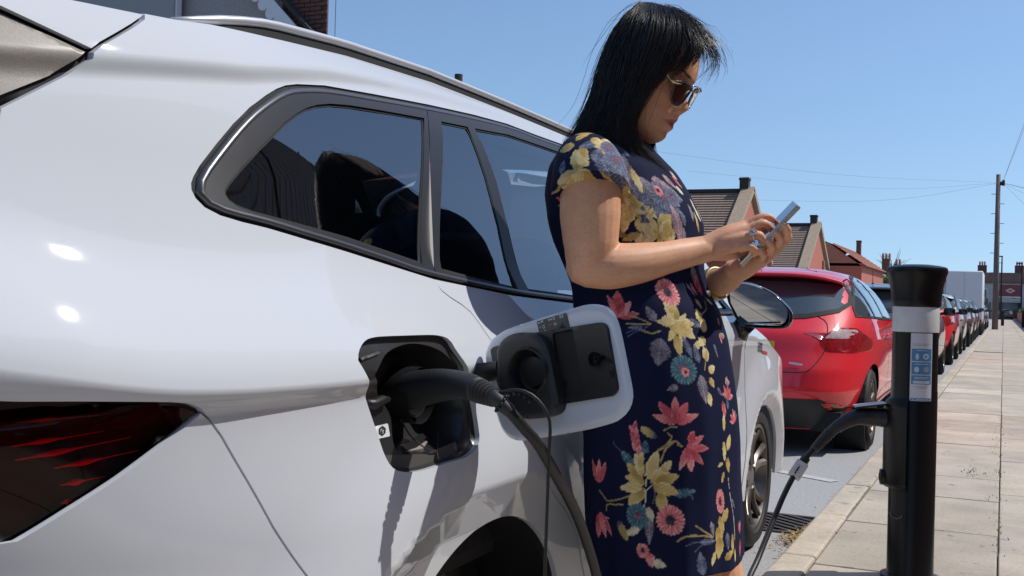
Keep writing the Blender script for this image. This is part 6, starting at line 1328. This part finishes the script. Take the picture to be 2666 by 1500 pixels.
w1 = np.array(LW((.140, -.078, 1.086))); w2 = np.array(LW((.165, -.058, 1.094))); ax = (w2-w1)/np.linalg.norm(w2-w1); e1 = np.cross(ax, [0, 0, 1.]); e1 /= np.linalg.norm(e1); e2 = np.cross(ax, e1)
k = MB()
for t in (-.006, 0, .006): k.tube([(w1+w2)/2+ax*t+.0315*(math.cos(q)*e1+math.sin(q)*e2) for q in a_], .0030, 6, False)
k.build('bracelet', M('bracelet', (.50, .42, .22), .35, metal=.6, noise=.5, nscale=150), wo, True)
# ---- buttons down the front
for (a, l, z) in [(0.1507, 0.0058, 1.0684), (0.1829, 0.031, 0.9878), (0.1976, 0.0477, 0.9009)]:
    p = np.array(LW((a, l, z))); d = np.array(LW((.75, .66, 0.05))); d /= np.linalg.norm(d)
    k = MB(); k.tube([p-d*.002, p+d*.0010, p+d*.0016], [.0068, .0068, .0055], 14); k.build('button', M('button', (.50, .40, .34), .35), dress, ang=40)
# ---- phone, held: a thing of its own
fo_ = thing('smartphone', 'slim smartphone in a pale case held up in the hands of the woman', 'phone', (-.782, 2.384, -.168), PSI); fo_.scale = (1.16, 1.16, 1.16)
def PW(u, v, w): return Vector(LW(ph_(u, v, w)))
Mp = Matrix((Vector(LW(pw)), Vector(LW(pd1)), Vector(LW(pn)))).transposed()
k = MB(); k.bbox(PW(0, 0, 0), (.073, .155, .0075), .003, M3=Mp); k.build('case', M('phone_case', (.50, .46, .38), .4), fo_, ang=40)
k = MB(); k.bbox(PW(0, 0, .0042), (.0705, .1525, .0022), .0009, M3=Mp); k.build('phone_body', 'silver', fo_, ang=40)
k = MB(); k.box(PW(0, 0, .00545), (.067, .148, .0004), M3=Mp); k.build('screen', M('phone_screen', (.02, .022, .028), .03, coat=1, coat_rough=0), fo_)

# ================================================================== houses, pole, wires, far end of the street
MT['brick_red'] = M('brick_red', (.52, .17, .11), .85, col2=(.38, .12, .08), nscale=18)
MT['brick_dark'] = M('brick_dark', (.17, .075, .055), .85, col2=(.085, .045, .038), nscale=26)
MT['tile_brown'] = M('tile_brown', (.33, .24, .185), .85, col2=(.20, .145, .115), nscale=9)
MT['tile_red'] = M('tile_red', (.50, .22, .15), .85, col2=(.38, .16, .11), nscale=9)
MT['coping'] = M('coping', (.40, .305, .21), .85, noise=.25, nscale=8)
MT['render_grey'] = M('render_grey', (.42, .385, .36), .95, noise=.30, nscale=30, bump=.8, bscale=60)
MT['render_beige'] = M('render_beige', (.42, .35, .27), .9, noise=.15, nscale=4)
MT['trim_white'] = M('trim_white', (.75, .75, .76), .5)
MT['soot'] = M('soot', (.05, .042, .038), .9, noise=.4, nscale=10)
MT['house_glass'] = M('house_glass', (.03, .035, .04), .05, spec=.8)
def courses(mb, a, b, n_, up, hgt, thick, mat=None):
    """rows of tiles: n_ overlapping strips from the eave edge a-b up along vector up"""
    a, b, up = Vector(a), Vector(b), Vector(up); nn = (b-a).cross(up).normalized(); nn = nn if nn.z > 0 else -nn
    for i in range(n_):
        p = a+up*(i/n_); q = b+up*(i/n_); s = up*(1.08/n_)
        mb.add([p+nn*thick, q+nn*thick, q+s+nn*.004, p+s+nn*.004, p, q], [(0, 1, 2, 3), (0, 4, 5, 1)])
def tile_rows(parent, a, b, n_, up, mat):
    """each course of tiles a part of its own, sharing one mesh"""
    a, b, up = Vector(a), Vector(b), Vector(up); nn = (b-a).cross(up).normalized(); nn = nn if nn.z > 0 else -nn
    d = b-a; s = up*(1.10/n_); k = MB(); th = .07
    k.add([nn*th, d+nn*th, d+s+nn*.012, s+nn*.012, Vector((0, 0, 0)), d], [(0, 1, 2, 3), (0, 4, 5, 1)]); o = k.build('tile_course', mat, parent); o.location = a
    for i in range(1, n_):
        c = o.copy(); c.location = a+up*(i/n_); link(c, parent)
def chimney(parent, x, y, z0, z1, w, d, mat='soot', pots=0):
    k = MB(); k.box((x, y, (z0+z1)/2), (w, d, z1-z0)); k.box((x, y, z1-.08), (w+.06, d+.06, .10)); o = k.build('chimney', mat, parent)
    for i in range(pots):
        p = MB(); p.lathe([(.11, 0), (.12, .3), (.10, .5), (.12, .55)], 10, (x+(i-(pots-1)/2)*.32, y, z1)); p.build('chimney_pot', 'tile_red', o)
def gable_house(label, y, hw, zp, ze, x0=-11.5, depth=9, tile='tile_brown', rows=26, pipe=False, sign=False):
    t = thing('gable_house', label, 'house', (x0, y, 0), 0, 'gabled brick buildings across the street')
    k = MB(); k.add([(0, -hw+.25, 0), (0, hw-.25, 0), (0, hw-.25, ze), (0, 0, zp-.15), (0, -hw+.25, ze), (-depth, -hw+.25, 0), (-depth, hw-.25, 0), (-depth, hw-.25, ze), (-depth, 0, zp-.15), (-depth, -hw+.25, ze)],
                    [(0, 1, 2, 3, 4), (5, 9, 8, 7, 6), (0, 4, 9, 5), (1, 6, 7, 2), (4, 3, 8, 9), (3, 2, 7, 8)]); k.build('wall', 'brick_red', t)
    tile_rows(t, (-depth, -hw, ze-.15), (-.35, -hw, ze-.15), rows, (0, hw, zp-ze+.10), tile)
    k = MB(); courses(k, (-depth, hw, ze-.15), (-.35, hw, ze-.15), rows, (0, -hw, zp-ze+.10), 1, .05); k.build('roof', tile, t)
    L = math.hypot(hw, zp-ze)
    for s in (1, -1):
        R_ = Matrix.Rotation(-s*math.atan2(zp-ze, hw), 3, 'X'); c = (-.12, s*hw/2, (zp+ze)/2+.10); k = MB(); k.box(c, (.62, L+.1, .26), M3=R_); k.build('coping', 'coping', t)
    k = MB(); k.box((-depth/2, 0, zp+.06), (depth, .26, .16)); k.build('ridge', 'soot', t)
    chimney(t, -.30, 0, zp-.4, zp+.68, .44, .44, 'soot')
    k = MB(); k.box((.03, -1.2, 2.2), (.06, 1.0, 1.4)); w = k.build('window', 'trim_white', t); k = MB(); k.box((.065, -1.2, 2.2), (.02, .84, 1.2)); k.build('pane', 'house_glass', w)
    k = MB(); k.box((.03, 1.3, 2.2), (.06, 1.0, 1.4)); w = k.build('window', 'trim_white', t); k = MB(); k.box((.065, 1.3, 2.2), (.02, .84, 1.2)); k.build('pane', 'house_glass', w)
    if pipe: k = MB(); k.cyl((.08, 2.2, 1), (.08, 2.2, zp-2.3), .09, n=10); k.build('flue', 'coping', t)
    if sign: k = MB(); k.box((.05, .45, 2.45), (.08, .35, 1.5)); k.build('warning_board', M('board_yellow', (.62, .42, .04), .6), t)
    return t
gable_house('nearer gabled brick building with a brown tiled roof and a square chimney', 53.2, 5.0, 6.65, 3.2, depth=11, sign=True)
g2 = gable_house('second gabled brick building further along with a flue on its brown roof', 74.6, 4.9, 6.55, 3.3, depth=13, pipe=True)
k = MB(); k.cyl((-9.6, 0, 6.3), (-9.6, 0, 7.1), .16, n=10); k.cyl((-9.6, 0, 7.0), (-9.6, 0, 7.25), .24, .20, n=10); k.cyl((-9.6, 0, 7.25), (-9.6, 0, 7.7), .15, .06, n=10); k.build('flue', 'soot', g2)
t = thing('red_roof_house', 'low house with an orange red roof and tall dark chimney at its end', 'house', (-9.2, 87, 0))
k = MB(); k.box((-3, 0, 2.1), (6, 15, 4.2)); k.build('wall', 'brick_red', t)
tile_rows(t, (.3, -7.6, 4.0), (.3, 7.6, 4.0), 9, (-2.6, 0, 1.75), 'tile_red')
k = MB(); courses(k, (-6.3, -7.6, 3.9), (-6.3, 7.6, 3.9), 9, (3.7, 0, 1.85), 1, .05); k.add([(0, -7.5, 4.0), (-6, -7.5, 4.0), (-2.4, -7.5, 5.7)], [(0, 1, 2)]); k.add([(0, 7.5, 4.0), (-6, 7.5, 4.0), (-2.4, 7.5, 5.7)], [(0, 1, 2)]); k.build('roof', 'tile_red', t)
chimney(t, -1.9, 6.6, 4.6, 6.65, .36, .50, 'brick_dark')
t = thing('hip_roof_house', 'pale brown hip roofed house with clusters of chimney pots beyond the gabled buildings', 'house', (-9.8, 112, 0))
k = MB(); k.box((-4, 0, 1.7), (8, 12, 3.4)); k.build('wall', 'render_beige', t)
MT['tile_pale'] = M('tile_pale', (.33, .27, .22), .9, noise=.2, nscale=3)
hv = [(.4, -6.4, 3.3), (.4, 6.4, 3.3), (-8.4, 6.4, 3.3), (-8.4, -6.4, 3.3), (-3.6, -2.2, 6.2), (-3.6, 2.2, 6.2)]
k = MB(); k.add(hv, [(0, 1, 5, 4), (1, 2, 5), (2, 3, 4, 5), (3, 0, 4)]); k.build('roof', 'tile_pale', t)
chimney(t, -6.4, -3.0, 4.4, 6.0, .7, .7, 'brick_dark', 2); chimney(t, -1.2, 3.6, 4.4, 6.1, .7, 1.3, 'brick_dark', 3); chimney(t, -.2, 5.4, 3.6, 5.6, .7, .7, 'brick_dark', 2)
# leaf clumps for trees and hedges
def foliage(mb, c, r, n_, l=.12, seed=0):
    rr = random.Random(seed)
    for i in range(n_):
        while True:
            p = Vector((rr.uniform(-1, 1), rr.uniform(-1, 1), rr.uniform(-1, 1)))
            if .35 < p.length < 1: break
        p = Vector((p.x*r[0], p.y*r[1], p.z*r[2]))*(1+.18*math.sin(p.x*5/r[0]+p.z*7/r[2]+seed))+Vector(c)
        a = Vector((rr.gauss(0, 1), rr.gauss(0, 1), rr.gauss(0, .7))).normalized(); b = a.cross(Vector((rr.gauss(0, 1), rr.gauss(0, 1), rr.gauss(0, 1)))).normalized(); s = l*rr.uniform(.6, 1.4)
        mb.quad(p-a*s, p+b*s*.5, p+a*s, p-b*s*.5)
MT['leaf_green'] = M('leaf_green', (.10, .15, .035), .6, col2=(.04, .07, .018), nscale=1.5)
MT['leaf_bright'] = M('leaf_bright', (.17, .22, .04), .6, col2=(.08, .11, .02), nscale=2.5)
MT['bark'] = M('bark', (.10, .075, .055), .9, noise=.4, nscale=12)
def tree(label, x, y, h, r, mat, seed, n_=1400, l=.2, cat='tree', name='garden_tree', group=None):
    t = thing(name, label, cat, (x, y, 0), 0, group)
    k = MB(); k.tube([(0, 0, 0), (.05, .03, h*.45), (.02, .1, h*.8)], [.14, .10, .04], 8)
    rr = random.Random(seed)
    for i in range(5):
        a = rr.uniform(0, 6.28); k.tube([(.04, .03, h*.4+i*.12*h*.3), (.5*r*math.cos(a), .5*r*math.sin(a), h*.65+i*.03*h)], [.05, .015], 5)
    k.build('trunk', 'bark', t)
    k = MB()
    for i in range(6):
        a = rr.uniform(0, 6.28); q = rr.uniform(.1, .55)*r; foliage(k, (q*math.cos(a), q*math.sin(a), h*rr.uniform(.5, .82)), (r*.62, r*.62, h*.24), n_//6, l, seed*10+i)
    o = k.build('crown', mat, t); o['kind'] = 'stuff'
    return t
tree('bushy bright green tree in front of the pale hip roofed house', -9.0, 97, 4.0, 2.4, 'leaf_bright', 4, 1500, .22)
bt = thing('bare_tree', 'leafless tree standing up behind the chimneys of the hip roofed house', 'tree', (-11, 122, 0))
k = MB(); k.tube([(0, 0, 0), (0, 0, 5.4)], [.18, .10], 7); rr = random.Random(9)
k.build('trunk', 'bark', bt); k = MB()
for i in range(60):
    a = rr.uniform(0, 6.28); b = rr.uniform(.35, 1.2); L = rr.uniform(1.2, 2.8); z = rr.uniform(3.6, 5.4); p = Vector((math.cos(a)*math.cos(b), math.sin(a)*math.cos(b), math.sin(b)))*L
    k.tube([(0, 0, z), tuple(p*.5+Vector((.1*rr.gauss(0, 1), .1*rr.gauss(0, 1), z))), tuple(p+Vector((0, 0, z)))], [.045, .025, .008], 4)
o = k.build('twigs', 'bark', bt); o['kind'] = 'stuff'
# house opposite the white car: a rendered gable with a scalloped white bargeboard and a brick stack
t = thing('rendered_house', 'grey rendered house with a white scalloped bargeboard against a dark brick stack', 'house', (-11.0, 15.5, 0))
k = MB(); k.add([(-6.0, .1, 0), (.1, .1, 0), (-6.5, 8.5, 0), (-11, 8.5, 0), (-6.0, .1, 7.2), (.1, .1, 7.2), (-6.5, 8.5, 7.2), (-11, 8.5, 7.2)], [(0, 1, 5, 4), (1, 2, 6, 5), (2, 3, 7, 6), (3, 0, 4, 7), (4, 5, 6, 7)]); k.build('wall', 'render_grey', t)
k = MB(); k.add([(-6.2, -.1, 7.2), (-.8, -.1, 7.2), (-6.6, 8.7, 7.2), (-11.2, 8.7, 7.2), (-3.6, .2, 9.6), (-8.9, 8.5, 9.6)], [(0, 3, 5, 4), (1, 4, 5, 2), (0, 4, 1), (2, 5, 3)]); k.build('roof', 'tile_brown', t)
for (x, z, y_) in ((-4.4, 2.0, -.21), (-4.4, 4.9, -.21), (-2.0, 2.0, .08), (-2.0, 4.6, .08)):
    k = MB(); k.box((x, y_, z), (1.3, .10, 1.4)); wf = k.build('window', 'trim_white', t); k = MB(); k.box((x, y_-.055, z), (1.1, .02, 1.2)); k.build('pane', 'house_glass', wf)
k = MB(); k.box((-4.35, -.10, 3.5), (2.7, .2, 7.0)); k.build('bay_wall', M('render_smooth', (.36, .345, .35), .8), t)
k = MB(); k.box((-2.98, -.10, 3.6), (.05, .12, 7.2)); k.build('downpipe', 'trim_white', t)
k = MB(); k.add([(-.75, .07, 0), (.2, .07, 0), (-.28, .80, 0), (-.75, .80, 0), (-.75, .07, 8.4), (.2, .07, 8.4), (-.28, .80, 8.4), (-.75, .80, 8.4)], [(0, 1, 5, 4), (1, 2, 6, 5), (2, 3, 7, 6), (3, 0, 4, 7), (4, 5, 6, 7)]); st_o = k.build('brick_stack', 'brick_dark', t)
bk = MB(); bk.bbox((0, 0, 0), (.228, .03, .066), .006); b0 = bk.build('brick', 'brick_dark', st_o); 
first = True
for r in range(17):
    z = 5.0+r*.077
    for c in range(6):
        x = -.62+c*.24+(.12 if r % 2 else 0)
        if x > .10: continue
        if first: o = b0; first = False
        else: o = b0.copy(); link(o, st_o)
        o.location = (x, .055-random.random()*.012, z)
A = Vector((-1.30, -.02, 6.55)); B = Vector((.0, -.02, 5.25)); d = (B-A); R_ = Matrix.Rotation(math.atan2(-d.z, d.x), 3, 'Y')
k = MB(); k.box((A+B)/2+Vector((-.3, -.12, .3)), (d.length+1.2, .05, .20), M3=R_); bb = k.build('bargeboard', 'trim_white', t)
dn = d.normalized(); pn_ = Vector((dn.z, 0, -dn.x)); pn_ = pn_ if pn_.z < 0 else -pn_
for i in range(9):
    p = A+dn*(-.5+i*.24)+Vector((-.3, -.12, .3))+pn_*.10; k = MB(); k.tube([tuple(p+Vector((0, -.022, 0))), tuple(p+Vector((0, .022, 0)))], [.115, .115], 14); k.build('scallop', 'trim_white', bb)
k = MB(); k.box((A+B)/2+Vector((-.3+.16, .1, .3+.16)), (d.length+1.2, .5, .06), M3=R_); k.build('verge_tiles', 'soot', t)
t = thing('terrace_house', 'house across the road showing only a chimney pot above the car roof', 'house', (-18, 36, 0))
k = MB(); k.box((-3, 0, 2.8), (6, 9, 5.6)); k.build('wall', 'brick_red', t)
k = MB(); courses(k, (.3, -4.6, 5.5), (.3, 4.6, 5.5), 14, (-3.3, 0, 2.1), 1, .04); courses(k, (-6.3, -4.6, 5.5), (-6.3, 4.6, 5.5), 14, (3.3, 0, 2.1), 1, .04); k.build('roof', 'tile_brown', t)
chimney(t, -.2, -1.4, 6.0, 8.05, .8, .8, 'brick_dark')
k = MB(); k.cyl((-.2, -1.4, 8.0), (-.2, -1.4, 9.0), .10, .09, n=12); k.cyl((-.2, -1.4, 8.85), (-.2, -1.4, 9.12), .14, .15, n=12); k.build('chimney_pot', 'soot', t)
# telegraph pole with steps, and its wires
tp_ = thing('telegraph_pole', 'tall wooden telegraph pole with climbing steps on the pavement', 'pole', (-.40, 62.3, .1))
k = MB(); k.tube([(0, 0, 0), (0, 0, 3), (0, 0, 8.2)], [.155, .14, .105], 14); k.build('post', M('pole_wood', (.17, .13, .115), .85, noise=.4, nscale=3, stretch=(8, 8, .6)), tp_, True)
for i in range(9):
    k = MB(); s = 1 if i % 2 else -1; k.cyl((s*.10, 0, 3.0+i*.52), (s*.32, 0, 3.0+i*.52), .016, n=6); k.build('step', 'iron', tp_)
k = MB(); k.bbox((.16, 0, 7.72), (.26, .16, .2), .03); k.cyl((.25, 0, 7.6), (.25, 0, 7.9), .07, n=8); k.build('wire_bracket', 'soft_black', tp_, ang=40)
MT['wire'] = M('wire', (.20, .22, .25), .6)
def wire(label, pts, r=.0045):
    o = mesh('overhead_wire', *tube_vf(spline(np.array(pts), 24), r, 4, False), 'wire'); tag(o, label, 'wire')
PT = (-.20, 62.3, 7.85)
wire('overhead wire running from the pole top to the nearer gabled building', [PT, (-6, 57.5, 7.15), (-14, 50.5, 7.4)])
wire('overhead wire sagging from the pole top across the sky to the left', [PT, (-7, 60, 6.75), (-20, 56, 6.9)])
wire('faint overhead wire reaching far left behind the woman', [PT, (-8, 50, 7.15), (-20, 38, 8.0)])
for i, q in enumerate(((6, 66, 6.9), (5, 71, 6.2), (4, 77, 5.2), (7.5, 58, 5.4))):
    wire(('overhead wire leaving the pole to the right, uppermost', 'overhead wire leaving the pole to the right, second down', 'overhead wire leaving the pole to the right, third down', 'overhead wire leaving the pole to the right, lowest')[i], [PT, tuple((np.array(PT)+np.array(q))/2-np.array([0, 0, .12])), q], .007)
for i, q in enumerate(((2.6, 22, 12.5), (2.9, 24, 12.2))):
    wire(('overhead wire climbing out of the frame at upper right', 'second overhead wire climbing out of the frame at upper right')[i], [PT, (1.0, 44, 9.3+.1*i), q], .007)
o = mesh('vertical_wire', *tube_vf([(-12.9, 18.9, 4.5), (-12.9, 18.9, 12)], .010, 5, False), 'wire'); tag(o, 'thin vertical wire beside the dark brick stack', 'wire')
# second bollard, bin and walls far down the pavement
t = thing('small_bollard', 'small black bollard on the far pavement beyond the telegraph pole', 'bollard', (-.05, 80, .1))
k = MB(); k.lathe([(.10, 0), (.10, .85), (.13, .88), (.13, 1.0), (0, 1.03)], 14); k.build('post', 'soft_black', t, ang=40)
t = thing('wheelie_bin', 'dark wheelie bin standing by the garden walls far along the pavement', 'bin', (1.25, 72, .1))
k = MB(); k.bbox((0, 0, .5), (.5, .6, .95), .04); k.build('tub', 'soft_black', t); k = MB(); k.bbox((0, 0, 1.02), (.56, .66, .08), .02); k.build('lid', 'soft_black', t)
t = thing('garden_wall', 'low brick garden wall edging the right side of the pavement', 'wall', (1.62, 45, 0))
k = MB(); k.box((0, 0, .45), (.22, 200, .9)); k.box((0, 0, .93), (.3, 200, .07)); k.build('brickwork', 'brick_red', t)
k = MB(); rr = random.Random(2)
for i in range(20): foliage(k, (1.75, 92+i*2.2, 1.15), (.22, 1.2, .3), 60, .10, i)
o = k.build('hedge', 'leaf_green'); tag(o, 'clipped green hedges behind the garden wall', kind='stuff')
# the street opposite the far end: terrace, pub sign, lamp, cars
t = thing('far_terrace', 'row of pale terraced shops with a brown tiled roof closing the end of the street', 'building', (0, 165, 0))
k = MB(); k.box((3, 4, 2.5), (44, 8, 5.0)); k.build('wall', M('shop_wall', (.50, .49, .47), .85, noise=.2, nscale=.7), t)
k = MB(); k.box((3, 2.2, 5.75), (44, 4.5, 1.5)); k.add([(-19, -.4, 5.0), (25, -.4, 5.0), (25, 4, 6.6), (-19, 4, 6.6)], [(0, 1, 2, 3)]); k.build('roof', M('roof_maroon', (.22, .125, .10), .9, noise=.2, nscale=.6), t)
for i, x in enumerate((-8.2, -5, -2.6, 1.2, 3.4, 6, 9)):
    k = MB(); k.box((x, -.04, 3.5), (.95, .1, 1.4)); w = k.build('window', 'trim_white', t); k = MB(); k.box((x, -.10, 3.5), (.75, .04, 1.2)); k.build('pane', 'house_glass', w)
for i, x in enumerate((-7, -3.2, .6, 4.6, 8.6)):
    k = MB(); k.box((x, -.08, 1.25), (3.1, .16, 2.2)); k.build('shop_front', M('shop_dark', (.06, .065, .08), .4), t) if i == 0 else k.build('shop_front', 'house_glass', t)
for x in (-2.9, 1.9, 6): chimney(t, x, 2.5, 6.2, 7.6, 1.2, .7, 'brick_dark', 3)
t = thing('pub_sign', 'maroon hanging sign board with a pale diamond emblem at the end of the street', 'sign', (.75, 156.5, 0))
k = MB(); k.cyl((-1.35, 0, 0), (-1.35, 0, 3.9), .09, n=8); k.cyl((1.35, 0, 0), (1.35, 0, 3.9), .09, n=8); k.build('post', 'soft_black', t)
k = MB(); k.box((0, -.05, 3.75), (2.7, .16, 1.75)); bsg = k.build('board', M('maroon', (.17, .04, .045), .5), t)
k = MB(); k.add([(-.62, -.14, 3.85), (0, -.14, 3.5), (.62, -.14, 3.85), (0, -.14, 4.2)], [(0, 1, 2, 3)]); k.build('emblem', M('emblem', (.55, .45, .42), .5), bsg)
k = MB(); k.add([(-.30, -.15, 3.85), (0, -.15, 3.68), (.30, -.15, 3.85), (0, -.15, 4.02)], [(0, 1, 2, 3)]); k.build('emblem', 'label_red', bsg)
k = MB(); k.box((0, -.14, 3.0), (2.6, .03, .12)); k.build('sign_rule', 'trim_white', bsg)
for (x, y, h, lb) in ((-.3, 140, 7.6, 'dark lamp post rising over the roof of the far shops'), (2.0, 150, 7.2, 'thin street lamp at the right edge of the far end')):
    t = thing('street_lamp', lb, 'lamp', (x, y, 0)); k = MB(); k.tube([(0, 0, 0), (0, 0, h)], [.12, .07], 8); k.build('post', 'soft_black', t); k = MB(); k.bbox((-.25, 0, h), (.7, .25, .14), .04); k.build('lantern', 'soft_black', t)
for i, (x, p) in enumerate(((-3.5, 'dark_paint'), (.2, 'dark_paint'), (2.6, 'grey_paint'))):
    S_c = shell_car(('dark car crossing at the end of the street, left of the sign', 'dark car below the maroon sign at the end of the street', 'grey car at the far right end of the street')[i], x, 147-.6*i, p, step=.14, detail=0, sides=(1,), group='cars at the end of the street')
for (x, y, lb, c) in ((-.55, 88, 'person in dark clothes walking far down the pavement beyond the pole', 'soft_black'),):
    pass
# houses on the near side of the street, mirrored in the car's windows and paint
for i, (y, w, mat) in enumerate(((-9.0, 7.5, 'render_beige'), (-1.2, 7.5, 'brick_red'), (6.6, 7.5, 'render_grey'), (14.4, 7.5, 'brick_red'), (22.2, 7.5, 'render_beige'), (30.0, 7.5, 'brick_red'))):
    t = thing('terrace_house', ('cream terraced house behind the camera, mirrored in the car windows', 'brick terraced house with a bay beside the pavement, mirrored in the car', 'grey rendered terraced house facing the parked white car', 'second brick terraced house on the near side, past the bollard', 'cream terraced house on the near side, last but one up the street', 'last brick terraced house up the near side of the street')[i], 'house', (5.0, y, 0), 0, 'terraced houses on the near side')
    k = MB(); k.box((3.5, 0, 2.6), (7, w, 5.2)); k.build('wall', mat, t)
    k = MB(); courses(k, (-.3, -w/2, 5.1), (-.3, w/2, 5.1), 34, (3.5, 0, 6.5), 1, .015); k.add([(3.2, -w/2, 11.6), (3.2, w/2, 11.6), (7, w/2, 5.0), (7, -w/2, 5.0)], [(0, 1, 2, 3)]); k.add([(-.2, -w/2+.1, 5.1), (3.2, -w/2+.1, 11.5), (7, -w/2+.1, 5.0)], [(0, 1, 2)]); k.add([(-.2, w/2-.1, 5.1), (3.2, w/2-.1, 11.5), (7, w/2-.1, 5.0)], [(0, 1, 2)]); k.build('roof', 'tile_brown', t)
    for (yy, zz_, ww, hh) in ((-1.8, 3.9, 1.3, 1.5), (1.8, 3.9, 1.3, 1.5), (-1.7, 1.5, 1.9, 1.7)):
        k = MB(); k.box((-.05, yy, zz_), (.12, ww, hh)); wf = k.build('window', 'trim_white', t); k = MB(); k.box((-.115, yy, zz_), (.02, ww-.2, hh-.2)); k.build('pane', 'house_glass', wf)
    k = MB(); k.box((-.05, 2.0, 1.15), (.12, 1.0, 2.2)); k.build('door', 'label_red' if i % 2 else 'soft_black', t)
    chimney(t, 3.9, w/2, 9.8, 11.7, .7, 1.0, 'brick_dark', 2)
tree('leafy garden shrub behind the wall on the near side, mirrored in the car', 4.1, 6.2, 5.6, 1.0, 'leaf_green', 21, 3000, .09, 'shrub', 'garden_shrub')
tree('street tree behind the camera, mirrored in the door mirror', 2.2, -15, 7.5, 3.2, 'leaf_green', 22, 2600, .20)
tree('second street tree behind the camera on the far side of the road', -8.9, -20, 7.5, 3.4, 'leaf_green', 23, 2600, .20)
